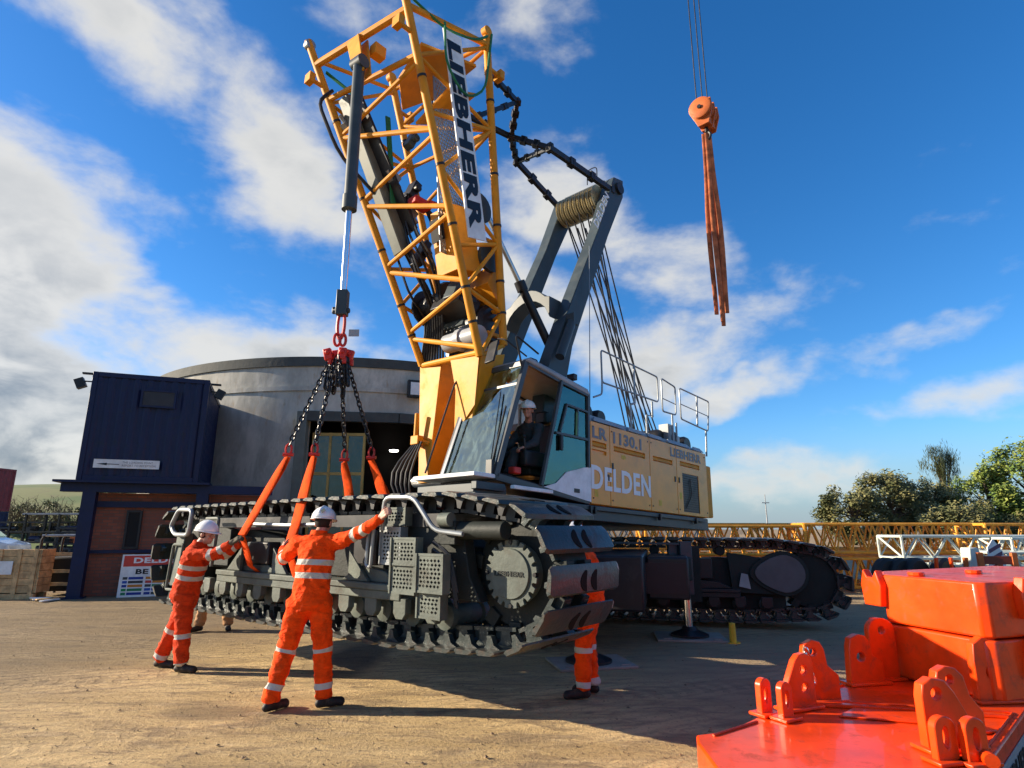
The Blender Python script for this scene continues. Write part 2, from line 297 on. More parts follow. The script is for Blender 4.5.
# ------------------------------------------------------------------ mesh builder
WM = {}          # world matrix of every empty / part
class MB:
    def __init__(s, frame=None): s.v = []; s.f = []; s.fr = frame or I4; s.starts = []
    def add(s, vs, fs):
        o = len(s.v); s.starts.append(o); s.v += [V(p) for p in vs]; s.f += [tuple(i+o for i in f) for f in fs]; return s
    def box(s, c, size, rot=None):
        c = V(c); h = V(size)/2; vs = []
        for x in (-1, 1):
            for y in (-1, 1):
                for z in (-1, 1):
                    p = V((x*h.x, y*h.y, z*h.z)); vs.append(c+(rot @ p if rot else p))
        return s.add(vs, [(0, 1, 3, 2), (4, 6, 7, 5), (0, 4, 5, 1), (2, 3, 7, 6), (0, 2, 6, 4), (1, 5, 7, 3)])
    def bx(s, x0, x1, y0, y1, z0, z1): return s.box(((x0+x1)/2, (y0+y1)/2, (z0+z1)/2), (abs(x1-x0), abs(y1-y0), abs(z1-z0)))
    def beam(s, p0, p1, w, h, up=(0, 0, 1), w1=None, h1=None):
        p0, p1 = V(p0), V(p1); d = (p1-p0).normalized(); u = V(up); sx = d.cross(u)
        if sx.length < 1e-4: sx = d.cross(V((1, 0, 0)))
        sx.normalize(); sy = sx.cross(d).normalized(); w1 = w if w1 is None else w1; h1 = h if h1 is None else h1
        vs = []
        for p, a, b in ((p0, w, h), (p1, w1, h1)):
            vs += [p-sx*a/2-sy*b/2, p+sx*a/2-sy*b/2, p+sx*a/2+sy*b/2, p-sx*a/2+sy*b/2]
        return s.add(vs, [(3, 2, 1, 0), (4, 5, 6, 7), (0, 1, 5, 4), (1, 2, 6, 5), (2, 3, 7, 6), (3, 0, 4, 7)])
    def tube(s, p0, p1, r0, r1=None, n=12):
        p0, p1 = V(p0), V(p1); r1 = r0 if r1 is None else r1; d = (p1-p0).normalized()
        a = d.orthogonal().normalized(); b = d.cross(a); vs = []
        for p, r in ((p0, r0), (p1, r1)): vs += [p+(a*cos(2*pi*i/n)+b*sin(2*pi*i/n))*r for i in range(n)]
        return s.add(vs, [(i, (i+1) % n, n+(i+1) % n, n+i) for i in range(n)]+[tuple(range(n-1, -1, -1)), tuple(range(n, 2*n))])
    def pipe(s, pts, r, n=8, closed=False, rs=None):
        pts = [V(p) for p in pts]; L = len(pts); vs = []; prev = None
        for i, p in enumerate(pts):
            if closed: d = pts[(i+1) % L]-pts[i-1]
            else: d = pts[min(i+1, L-1)]-pts[max(i-1, 0)]
            d.normalize()
            a = d.orthogonal().normalized() if prev is None else (prev-d*prev.dot(d)).normalized()
            prev = a; b = d.cross(a); rr = rs[i] if rs else r
            vs += [p+(a*cos(2*pi*k/n)+b*sin(2*pi*k/n))*rr for k in range(n)]
        fs = []
        for i in range(L if closed else L-1):
            j = (i+1) % L
            fs += [(i*n+k, i*n+(k+1) % n, j*n+(k+1) % n, j*n+k) for k in range(n)]
        if not closed: fs += [tuple(range(n-1, -1, -1)), tuple(range((L-1)*n, L*n))]
        return s.add(vs, fs)
    def bend(s, pts, r, rad=.06, n=8, closed=False):      # pipe with rounded corners
        pts = [V(p) for p in pts]; out = []; L = len(pts)
        for i, p in enumerate(pts):
            if not closed and i in (0, L-1): out.append(p); continue
            a, b = pts[i-1], pts[(i+1) % L]; da, db = (a-p), (b-p); k = min(rad, da.length*.45, db.length*.45)
            q0 = p+da.normalized()*k; q1 = p+db.normalized()*k
            for t in (0, .33, .67, 1): out.append(q0*(1-t)**2+p*2*t*(1-t)+q1*t*t)
        return s.pipe(out, r, n, closed)
    def prism(s, poly, vec):
        vec = V(vec); poly = [V(p) for p in poly]; n = len(poly)
        return s.add(poly+[p+vec for p in poly], [tuple(range(n-1, -1, -1)), tuple(range(n, 2*n))]+[(i, (i+1) % n, n+(i+1) % n, n+i) for i in range(n)])
    def lathe(s, prof, o, axis, n=24):
        o = V(o); ax = V(axis).normalized(); a = ax.orthogonal().normalized(); b = ax.cross(a); vs = []; m = len(prof)
        for (h, r) in prof: vs += [o+ax*h+(a*cos(2*pi*i/n)+b*sin(2*pi*i/n))*max(r, 1e-4) for i in range(n)]
        fs = [(j*n+i, j*n+(i+1) % n, (j+1)*n+(i+1) % n, (j+1)*n+i) for j in range(m-1) for i in range(n)]
        return s.add(vs, fs+[tuple(range(n-1, -1, -1)), tuple(range((m-1)*n, m*n))])
    def plate(s, o, ux, uy, outer, holes, vec):
        # flat plate with real holes; outer/holes are 2-D loops
        o, ux, uy, vec = V(o), V(ux), V(uy), V(vec); bm = bmesh.new(); loops = []
        for lp in [outer]+list(holes):
            vs = [bm.verts.new(o+ux*x+uy*y) for x, y in lp]; loops.append(len(vs))
            for i in range(len(vs)): bm.edges.new((vs[i-1], vs[i]))
        bmesh.ops.triangle_fill(bm, edges=bm.edges[:], use_beauty=True)
        bm.verts.index_update(); pv = [v.co.copy() for v in bm.verts]; fs = [tuple(v.index for v in f.verts) for f in bm.faces]; bm.free()
        n = len(pv); allf = fs+[tuple(i+n for i in reversed(f)) for f in fs]; k = 0
        for L in loops:
            allf += [(k+i, k+(i+1) % L, n+k+(i+1) % L, n+k+i) for i in range(L)]; k += L
        return s.add(pv+[p+vec for p in pv], allf)
    def sphere(s, c, r, n=12, m=8, rot=None):
        c = V(c); r = V((r, r, r)) if isinstance(r, (int, float)) else V(r); vs = []
        for j in range(m+1):
            th = pi*j/m
            for i in range(n):
                p = V((r.x*sin(th)*cos(2*pi*i/n), r.y*sin(th)*sin(2*pi*i/n), r.z*cos(th))); vs.append(c+(rot @ p if rot else p))
        return s.add(vs, [(j*n+i, j*n+(i+1) % n, (j+1)*n+(i+1) % n, (j+1)*n+i) for j in range(m) for i in range(n)])
    def caps(s, p0, p1, r0, r1=None, n=12):
        r1 = r0 if r1 is None else r1; s.tube(p0, p1, r0, r1, n); s.sphere(p0, r0, n, 8); s.sphere(p1, r1, n, 8); return s
    def loft(s, secs, n=20):       # (centre, right vec*rx, forward vec*ry)
        vs = []; m = len(secs)
        for c, a, b in secs: vs += [V(c)+V(a)*cos(2*pi*i/n)+V(b)*sin(2*pi*i/n) for i in range(n)]
        return s.add(vs, [(j*n+i, j*n+(i+1) % n, (j+1)*n+(i+1) % n, (j+1)*n+i) for j in range(m-1) for i in range(n)]+[tuple(range(n-1, -1, -1)), tuple(range((m-1)*n, m*n))])
    def build(s, name, mat, parent=None, label=None, smooth=35, bevel=0., kind=None, cat=None, group=None):
        pw = WM.get(parent.name, I4) if parent else I4
        T = pw.inverted() @ s.fr
        me = bpy.data.meshes.new(name); me.from_pydata([T @ v for v in s.v], [], s.f); me.update()
        bm = bmesh.new(); bm.from_mesh(me); bmesh.ops.recalc_face_normals(bm, faces=bm.faces[:]); bm.to_mesh(me); bm.free()
        me.materials.append(M[mat] if isinstance(mat, str) else mat)
        if smooth: me.shade_smooth(); me.set_sharp_from_angle(angle=radians(smooth))
        o = bpy.data.objects.new(name, me); col.objects.link(o)
        if parent: o.parent = parent
        WM[o.name] = pw
        if bevel:
            b = o.modifiers.new('bevel', 'BEVEL'); b.width = bevel; b.segments = 2; b.limit_method = 'ANGLE'; b.angle_limit = radians(40)
        tag(o, label, cat, group, kind)
        return o
def build_each(m, name, mat, parent):
    for i, st in enumerate(m.starts):
        en = m.starts[i+1] if i+1 < len(m.starts) else len(m.v); q = MB(m.fr); q.v = m.v[st:en]; q.f = [tuple(k-st for k in f) for f in m.f if st <= f[0] < en]; q.build(name, mat, parent)
def tag(o, label=None, cat=None, group=None, kind=None):
    if label: o['label'] = label
    if cat: o['category'] = cat
    if group: o['group'] = group
    if kind: o['kind'] = kind
    return o
def empty(name, mw, label, cat, group=None):
    o = bpy.data.objects.new(name, None); col.objects.link(o); o.empty_display_size = .2
    if not isinstance(mw, Matrix): mw = Matrix.Translation(V(mw))
    o.matrix_world = mw; WM[o.name] = mw.copy(); return tag(o, label, cat, group)
def rz(loc, deg): return Matrix.Translation(V(loc)) @ Matrix.Rotation(radians(deg), 4, 'Z')
def copy_at(src, parent, ml):
    c = src.copy(); col.objects.link(c); c.parent = parent; c.matrix_local = ml; return c
_tc = {}
def text(s, frame, o, ux, uy, width, height, mat, parent, depth=.004, name='lettering', bold=.038, label=None):
    """lettering as flat extruded letters: o = lower left corner, ux reading direction, uy up the letters"""
    cu = bpy.data.curves.new('t', 'FONT'); cu.body = s; cu.offset = bold; cu.resolution_u = 3; cu.space_character = 1.08
    to = bpy.data.objects.new('t', cu); col.objects.link(to); dg = bpy.context.evaluated_depsgraph_get(); dg.update()
    me = bpy.data.meshes.new_from_object(to.evaluated_get(dg)); bpy.data.objects.remove(to)
    vs = [v.co.copy() for v in me.vertices]; fs = [tuple(p.vertices) for p in me.polygons]
    x0 = min(v.x for v in vs); x1 = max(v.x for v in vs); y0 = min(v.y for v in vs); y1 = max(v.y for v in vs)
    o, ux, uy = V(o), V(ux).normalized(), V(uy).normalized(); nrm = ux.cross(uy)
    m = MB(frame); n = len(vs)
    pts = [o+ux*((v.x-x0)/(x1-x0)*width)+uy*((v.y-y0)/(y1-y0)*height) for v in vs]
    ed = {}
    for f in fs:
        for i in range(len(f)):
            a, b = f[i-1], f[i]; ed[(a, b)] = 1
    side = [(a, b, b+n, a+n) for (a, b) in ed if (b, a) not in ed]
    m.add([p+nrm*depth for p in pts]+pts, fs+[tuple(reversed([i+n for i in f])) for f in fs]+side)
    return m.build(name, mat, parent, smooth=0, label=label)

# ------------------------------------------------------------------ setting
g = MB(); g.add([(-400, -40, 0), (400, -40, 0), (400, 700, 0), (-400, 700, 0)], [(0, 1, 2, 3)]); g.build('ground', 'ground', kind='structure')
# field rising behind the yard on the left
t = MB(); nx, ny = 40, 24; vs = []
for j in range(ny+1):
    for i in range(nx+1):
        x = -120+i*(112/nx); y = 42+j*(260/ny); k = j/ny
        z = -.5+7.0*min(1, max(0, (y-42)/26))**.8+8.0*max(0, (y-68)/234)+.5*noise.noise(V((x*.06, y*.05, 0)))
        if i == nx: z = -1.5
        vs.append((x, y, z))
t.add(vs, [(j*(nx+1)+i, j*(nx+1)+i+1, (j+1)*(nx+1)+i+1, (j+1)*(nx+1)+i) for j in range(ny) for i in range(nx)]); t.build('hill', 'grass', kind='structure', smooth=60)
# pebbles and clods lying on the yard
p = MB()
for _ in range(3200):
    y = 3.0+9.5*R.random()**1.4; x = R.uniform(-.95, .55)*y*1.0; r = R.uniform(.003, .008)*(1+2.2*R.random()**8)
    c = V((x, y, r*.4)); q = [V((R.uniform(.7, 1.3)*r*a, R.uniform(.7, 1.3)*r*b, R.uniform(.5, .9)*r*cc)) for a, b, cc in ((1, 0, 0), (0, 1, 0), (-1, 0, 0), (0, -1, 0), (0, 0, 1))]
    p.add([c+k for k in q], [(0, 1, 4), (1, 2, 4), (2, 3, 4), (3, 0, 4)])
p.build('gravel', pbr('stones', (.24, .17, .10), .9, var=.4, vscale=40), kind='stuff')

# round concrete building
TC = V((-6.25, 26.8, 0)); TR = 8.75
t = empty('round_building', TC, 'large round concrete building with a dark roof edge and a wide doorway', 'building')
def ang_of(x, y): return atan2(y-TC.y, x-TC.x)
a0, a1 = radians(-90), radians(-54)          # doorway range
wl = MB(); n = 120
def cyl_panel(m, b0, b1, z0, z1, ro, ri, seg=40):
    vs = []
    for i in range(seg+1):
        a = b0+(b1-b0)*i/seg
        for r, z in ((ro, z0), (ro, z1), (ri, z1), (ri, z0)): vs.append(TC+V((r*cos(a), r*sin(a), z)))
    fs = [(i*4+k, (i+1)*4+k, (i+1)*4+(k+1) % 4, i*4+(k+1) % 4) for i in range(seg) for k in range(4)]
    fs += [(0, 1, 2, 3), tuple(seg*4+k for k in (3, 2, 1, 0))]; m.add(vs, fs)
cyl_panel(wl, a1, a0+2*pi, 0, 6.50, TR, TR-.35, 90); cyl_panel(wl, a0, a1, 4.95, 6.50, TR, TR-.35, 20)
wl.build('wall', 'concrete', t)
bd = MB(); cyl_panel(bd, 0, 2*pi-.001, 5.72, 5.86, TR+.05, TR, 120); bd.build('wall_band', 'concrete', t)
rm = MB(); cyl_panel(rm, 0, 2*pi-.001, 6.50, 6.8, TR+.06, TR-.4, 120); rm.build('roof_rim', 'rim', t)
rf = MB(); rf.lathe([(6.38, TR-.2), (6.42, TR-.2)], TC, (0, 0, 1), 60); rf.build('roof', 'rim', t)
ii = MB(); ii.lathe([(.02, TR-1.2), (6.2, TR-1.2)], TC+V((0, 1.0, 0)), (0, 0, 1), 40)
def tp(a, r, z): return TC+V((r*cos(a), r*sin(a), z))
lin = MB(); lin.beam(tp(a0, TR+.06, 4.92), tp((a0+a1)/2, TR+.06, 4.92), .2, .3); lin.beam(tp((a0+a1)/2, TR+.06, 4.92), tp(a1, TR+.06, 4.92), .2, .3); lin.build('lintel', 'rim', t)
jb = MB(); jb.beam(tp(a0-.012, TR+.05, 0), tp(a0-.012, TR+.05, 5.05), .3, .25, (0, 1, 0)); jb.build('door_jamb', 'beam', t)
jb = MB(); jb.beam(tp(a1+.012, TR+.05, 0), tp(a1+.012, TR+.05, 5.05), .3, .25, (0, 1, 0)); jb.build('door_jamb', 'beam', t)
# glazed folding leaf standing in the left of the doorway
q0 = tp(a0+.02, TR-.25, 0); q1 = tp(a0+.20, TR-.15, 0); dd = (q1-q0); 
lf = MB()
for k in range(4): lf.beam(q0+dd*k/3+V((0, 0, .02)), q0+dd*k/3+V((0, 0, 4.45)), .07, .09, (0, 1, 0))
for z in (.1, 1.1, 2.1, 3.2, 4.4): lf.beam(q0+V((0, 0, z)), q1+V((0, 0, z)), .07, .09)
lf = lf.build('glazed_door', 'frame', t)
pn = MB(); pn.beam(q0+V((0, 0, 2.2)), q1+V((0, 0, 2.2)), .02, 4.3); pn.build('pane', glass('dusty pane', (.22, .20, .14), .30, (.10, .09, .06), .02), lf)
fl = MB(); fl.bx(-.28, .28, -.12, 0, -.16, .16)
for (a, z) in ((radians(-68), 5.85),):
    fl = MB(Matrix.Translation(tp(a, TR+.2, z)) @ Matrix.Rotation(a+pi/2, 4, 'Z')); fl.bx(-.42, .42, -.12, .05, -.28, .28); fo = fl.build('floodlight', 'black', t, bevel=.02)
    gl = MB(fl.fr); gl.bx(-.34, .34, -.135, -.123, -.2, .2); gl.build('lens', 'white', fo)
il = MB(); il.lathe([(0, .18), (.06, .16)], tp(radians(-66), TR-4.5, 4.5), (0, 0, -1), 16); il.build('indoor_lamp', 'lamp', t)
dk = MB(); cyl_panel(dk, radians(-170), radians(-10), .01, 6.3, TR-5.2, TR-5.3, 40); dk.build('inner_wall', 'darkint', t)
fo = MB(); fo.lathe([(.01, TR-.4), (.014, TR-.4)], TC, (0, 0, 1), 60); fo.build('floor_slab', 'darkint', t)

# blue cabin container on a brick base with blue columns
CF = rz((-10.42, 14.45, 0), 21.0)     # x along the front, y into depth
bb = empty('brick_building', CF, 'low red brick outbuilding between dark blue steel columns, under the blue container', 'building')
b = MB(CF); b.bx(.35, 4.2, .55, 6.2, 0, 2.45); b.build('wall', 'brick', bb)
b = MB(CF); b.bx(1.12, 1.36, .49, .56, 1.15, 1.98); wd = b.build('window', 'darkint', bb)
b = MB(CF)
for x0, x1, z0, z1 in ((1.07, 1.12, 1.1, 2.03), (1.36, 1.41, 1.1, 2.03), (1.12, 1.36, 1.98, 2.03), (1.12, 1.36, 1.1, 1.15)): b.bx(x0, x1, .47, .55, z0, z1)
b.build('window_frame', 'black', wd)
b = MB(CF); b.bx(.35, 4.2, .44, .55, 1.0, 1.08); b.bx(.35, 4.2, .44, .55, 2.1, 2.24); b.build('wall_rail', 'bluep', bb)
b = MB(CF); b.bx(-.3, 4.4, .1, .38, 2.45, 2.66); b.build('steel_beam', 'bluep', bb)
b = MB(CF); b.bx(-.3, 4.4, 5.7, 6.0, 2.45, 2.66); b.build('steel_beam', 'bluep', bb)
for x, y in ((.30, .24), (2.75, .24), (.02, 5.85), (4.2, 5.85)):
    b = MB(CF); b.bx(x-.14, x+.14, y-.13, y+.13, 0, 2.45); b.bx(x-.2, x+.2, y-.19, y+.19, 0, .03); b.build('column', 'bluep', bb)
ct = empty('shipping_container', CF @ Matrix.Translation((0, 0, 2.7)), 'dark blue site container with a small high window, set on top of the brick outbuilding', 'container')
b = MB(CF)
def corr(m, x0, y0, x1, y1, z0, z1, pitch=.28, dep=.036):
    L = sqrt((x1-x0)**2+(y1-y0)**2); dx, dy = (x1-x0)/L, (y1-y0)/L; nx_, ny_ = dy, -dx; pts = []; k = 0; s_ = 0
    while s_ < L-1e-6:
        for a_, d_ in ((0, 0), (.3, 0), (.5, -dep), (.8, -dep)):
            q = min(L, s_+a_*pitch); pts.append((x0+dx*q+nx_*d_, y0+dy*q+ny_*d_))
        s_ += pitch
    pts.append((x1, y1)); n_ = len(pts)
    m.add([(x, y, z0) for x, y in pts]+[(x, y, z1) for x, y in pts], [(i, i+1, n_+i+1, n_+i) for i in range(n_-1)])
def container(m, W_, L_, z0, z1):
    corr(m, .1, .02, W_-.1, .02, z0+.12, z1-.12); corr(m, W_-.02, .1, W_-.02, L_-.1, z0+.12, z1-.12); corr(m, W_-.1, L_-.02, .1, L_-.02, z0+.12, z1-.12); corr(m, .02, L_-.1, .02, .1, z0+.12, z1-.12)
    m.add([(0.05, 0.05, z1-.03), (W_-.05, .05, z1-.03), (W_-.05, L_-.05, z1-.03), (.05, L_-.05, z1-.03)], [(0, 1, 2, 3)])
    m.add([(0.05, 0.05, z0+.05), (W_-.05, .05, z0+.05), (W_-.05, L_-.05, z0+.05), (.05, L_-.05, z0+.05)], [(3, 2, 1, 0)])
    fr = MB(m.fr)
    for x in (.06, W_-.06):
        for y in (.06, L_-.06): fr.bx(x-.06, x+.06, y-.06, y+.06, z0, z1)
        for z in (z0+.06, z1-.06): fr.bx(x-.055, x+.055, .12, L_-.12, z-.06, z+.06)
    for y in (.06, L_-.06):
        for z in (z0+.06, z1-.06): fr.bx(.12, W_-.12, y-.055, y+.055, z-.06, z+.06)
    return fr
fr = container(b, 2.62, 6.06, 2.72, 5.4); sh = b.build('container_wall', 'blue', ct, smooth=0); fr.build('corner_frame', 'blue', ct, bevel=.01)
b = MB(CF); b.bx(1.15, 1.85, -.02, .06, 4.62, 4.98); wd = b.build('window', pbr('shutter', (.035, .035, .04), .5), ct)
b = MB(CF)
for x0, x1, z0, z1 in ((1.1, 1.15, 4.57, 5.03), (1.85, 1.9, 4.57, 5.03), (1.15, 1.85, 4.98, 5.03), (1.15, 1.85, 4.57, 4.62)): b.bx(x0, x1, -.04, .06, z0, z1)
b.build('window_frame', 'blue', wd)
b = MB(CF); b.bx(.32, 1.72, -.035, -.022, 3.02, 3.23); sg = b.build('sign_plate', 'white', ct, label='narrow white notice plate')
text("THE LOADING POINT", CF, (.92, -.0362, 3.14), (1, 0, 0), (0, 0, 1), .66, .05, 'letterg', sg, .003, 'lettering', 0)
text("REPORT TO RECEPTION", CF, (.92, -.0362, 3.065), (1, 0, 0), (0, 0, 1), .72, .05, 'letterg', sg, .003, 'lettering', 0)
b = MB(CF); b.prism([(.38, -.036, 3.115), (.6, -.036, 3.145), (.6, -.036, 3.085)], (0, -.002, 0)); b.prism([(.6, -.036, 3.125), (.86, -.036, 3.12), (.86, -.036, 3.105), (.6, -.036, 3.105)], (0, -.002, 0)); b.build('arrow', 'letterb', sg)
b = MB(CF); b.bx(-.42, 2.9, -.12, .5, 2.6625, 2.718); b.build('support_frame', 'blue', ct)
for x, y, s_ in ((-.12, .1, -1), (2.75, .3, 1)):
    b = MB(CF); b.beam((x-s_*.12, y, 5.15), (x+s_*.08, y, 5.15), .03, .03); b.box((x+s_*.12, y-.05, 5.08), (.2, .16, .24), Matrix.Rotation(radians(25*s_), 3, 'Y')); b.bx(x-.12, x+.12, y-.05, y+.05, 5.33, 5.37); b.build('floodlight', 'black', ct, label='black lamp on the upper corner')
# sign board leaning on the brick wall
BF = CF @ Matrix.Translation((1.18, .10, 0)) @ Matrix.Rotation(radians(-4), 4, 'X')
sb = empty('sign_board', BF, 'white multi-coloured site safety board with a red heading, leaning on the brick wall', 'sign')
b = MB(BF); b.bx(0, 1.75, 0, .02, 0, .98); b.build('board', 'white', sb)
b = MB(BF); b.bx(.04, 1.71, -.004, -.001, .70, .95); b.build('heading_panel', pbr('sign red', (.55, .05, .03), .4), sb)
text("DELDEN", BF, (.25, -.0045, .775), (1, 0, 0), (0, 0, 1), 1.1, .13, 'letterw', sb, .003)
text("BE SAFE", BF, (.32, -.0015, .52), (1, 0, 0), (0, 0, 1), .9, .12, 'letterb', sb, .003)
cols = [(.5, .05, .04), (.02, .04, .25), (.6, .45, .02), (.05, .05, .05), (.02, .25, .06), (.5, .18, .02), (.02, .08, .35), (.03, .2, .08)]
for r in range(5):
    for k, (x0, x1) in enumerate(((.07, .17), (.19, .5), (.55, .68), (.7, 1.15), (1.2, 1.66))):
        if (k in (0, 2)): c_ = cols[(r*3+k+3) % 8]
        else: c_ = cols[(r*2+k) % 8]
        b = MB(BF); b.bx(x0, x1, -.003, -.001, .40-r*.088, .46-r*.088); b.build('notice_panel', pbr('sign tint', c_, .4, var=.02), sb)

# ------------------------------------------------------------------ crawler track
LT, HT, NS = 7.1, 1.32, 62
def track_path():
    pts = [];
    def arc(cx, cz, r, a, b_, n_=24):
        for i in range(n_+1):
            t_ = radians(a+(b_-a)*i/n_); pts.append((cx+r*cos(t_), cz+r*sin(t_)))
    arc(2.98, .655, .43, -82, 80); pts.append((2.45, 1.165)); pts.append((.4, 1.175)); pts.append((-2.75, 1.155)); arc(-2.93, .66, .49, 96, 262); pts.append((-.5, 0.15)); pts.append((1.9, .155))
    # resample
    P = [V((x, 0, z)) for x, z in pts]; P.append(P[0]); d = [0]
    for i in range(1, len(P)): d.append(d[-1]+(P[i]-P[i-1]).length)
    L = d[-1]; out = []
    def at(s_):
        s_ %= L
        for i in range(1, len(P)):
            if d[i] >= s_: f = (s_-d[i-1])/(d[i]-d[i-1]); return P[i-1].lerp(P[i], f)
    for k in range(NS):
        s_ = (k+.5)*L/NS; a = at(s_-.06); c_ = at(s_); e = at(s_+.06); out.append((c_, (e-a).normalized()))
    return out, L/NS
PATH, PITCH = track_path()
def shoe_mesh():
    """shoe in its own frame: x along travel, y across (0..1), z outward"""
    h = PITCH*.47; m = MB(); sec = [(-h, -.012), (-h+.02, .022), (h-.05, .026), (h+.008, .006), (h+.008, -.008), (h-.06, -.014), (-h+.03, -.026)]
    ys = [0.0, .03, .97, 1.0]; vs = []
    for j, y in enumerate(ys):
        k = .82 if j in (0, 3) else 1
        vs += [(x*k, y, z*(1 if j in (1, 2) else .8)) for x, z in sec]
    q = len(sec)
    m.add(vs, [(j*q+i, (j+1)*q+i, (j+1)*q+(i+1) % q, j*q+(i+1) % q) for j in range(3) for i in range(q)]+[tuple(range(q)), tuple(3*q+i for i in reversed(range(q)))])
    # inner ribs and pin ears
    for y in (.27, .63):
        m.prism([(-h*.95, y, -.012), (h*.85, y, -.012), (h*.75, y, -.035), (h*.45, y, -.055), (h*.38, y, -.125), (h*.95, y, -.128), (h*.95, y, -.158), (-h*.95, y, -.158), (-h*.95, y, -.128), (-h*.42, y, -.125), (-h*.5, y, -.06)], (0, .10, 0))
    for y in (.10, .85): m.prism([(-h*.9, y, -.01), (h*.7, y, -.01), (h*.1, y, -.045), (-h*.1, y, -.11), (-h*.45, y, -.115), (-h*.6, y, -.05)], (0, .05, 0))
    for y in (.34, .60): m.tube((h*.95, y, -.085), (h*.95, y+.06, -.085), .035, n=10)
    m.v = [p+V((0, 0, .145)) for p in m.v]
    me = bpy.data.meshes.new('track_shoe'); me.from_pydata(m.v, [], m.f)
    bm = bmesh.new(); bm.from_mesh(me); bmesh.ops.recalc_face_normals(bm, faces=bm.faces[:]); bm.to_mesh(me); bm.free()
    me.shade_smooth(); me.set_sharp_from_angle(angle=radians(30)); return me
SHOE = shoe_mesh(); SHOE.materials.append(M['shoe'])
M['worn'] = pbr('worn sunlit shoe edge', (.34, .35, .33), .5, metal=.3, var=.2, vscale=20, dirt=((.16, .12, .09), .5, 9), bump=.2)  # polished shoe ends, also paled to paint the sunlit line along them
SHOE.materials.append(M['worn'])
def edge_worn_lit(me, k):
    for p_ in me.polygons:
        if p_.center.y < .035 and p_.center.z > .11 and p_.normal.y < -.25: p_.material_index = k
edge_worn_lit(SHOE, 1)
def mark_mesh():
    m = MB()
    for x0 in (-.008, ):
        for y0 in (.40, .55):
            o = [(y0+.042*cos(a)+.018*cos(2*a), x0+.082*sin(a)) for a in [2*pi*i/20 for i in range(20)]]
            m.prism([(b_, a_, .168) for a_, b_ in o], (0, 0, .006))
    me = bpy.data.meshes.new('grip_mark'); me.from_pydata(m.v, [], m.f); me.update(); return me
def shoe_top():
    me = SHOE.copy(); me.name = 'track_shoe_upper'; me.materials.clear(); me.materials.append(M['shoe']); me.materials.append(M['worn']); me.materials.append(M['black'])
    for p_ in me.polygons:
        if p_.center.z < .145-.045: p_.material_index = 2  # upper-run ribs blackened to stand for the shade under the top shoes
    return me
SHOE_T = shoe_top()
MARK = mark_mesh(); MARK.materials.append(M['rust'])
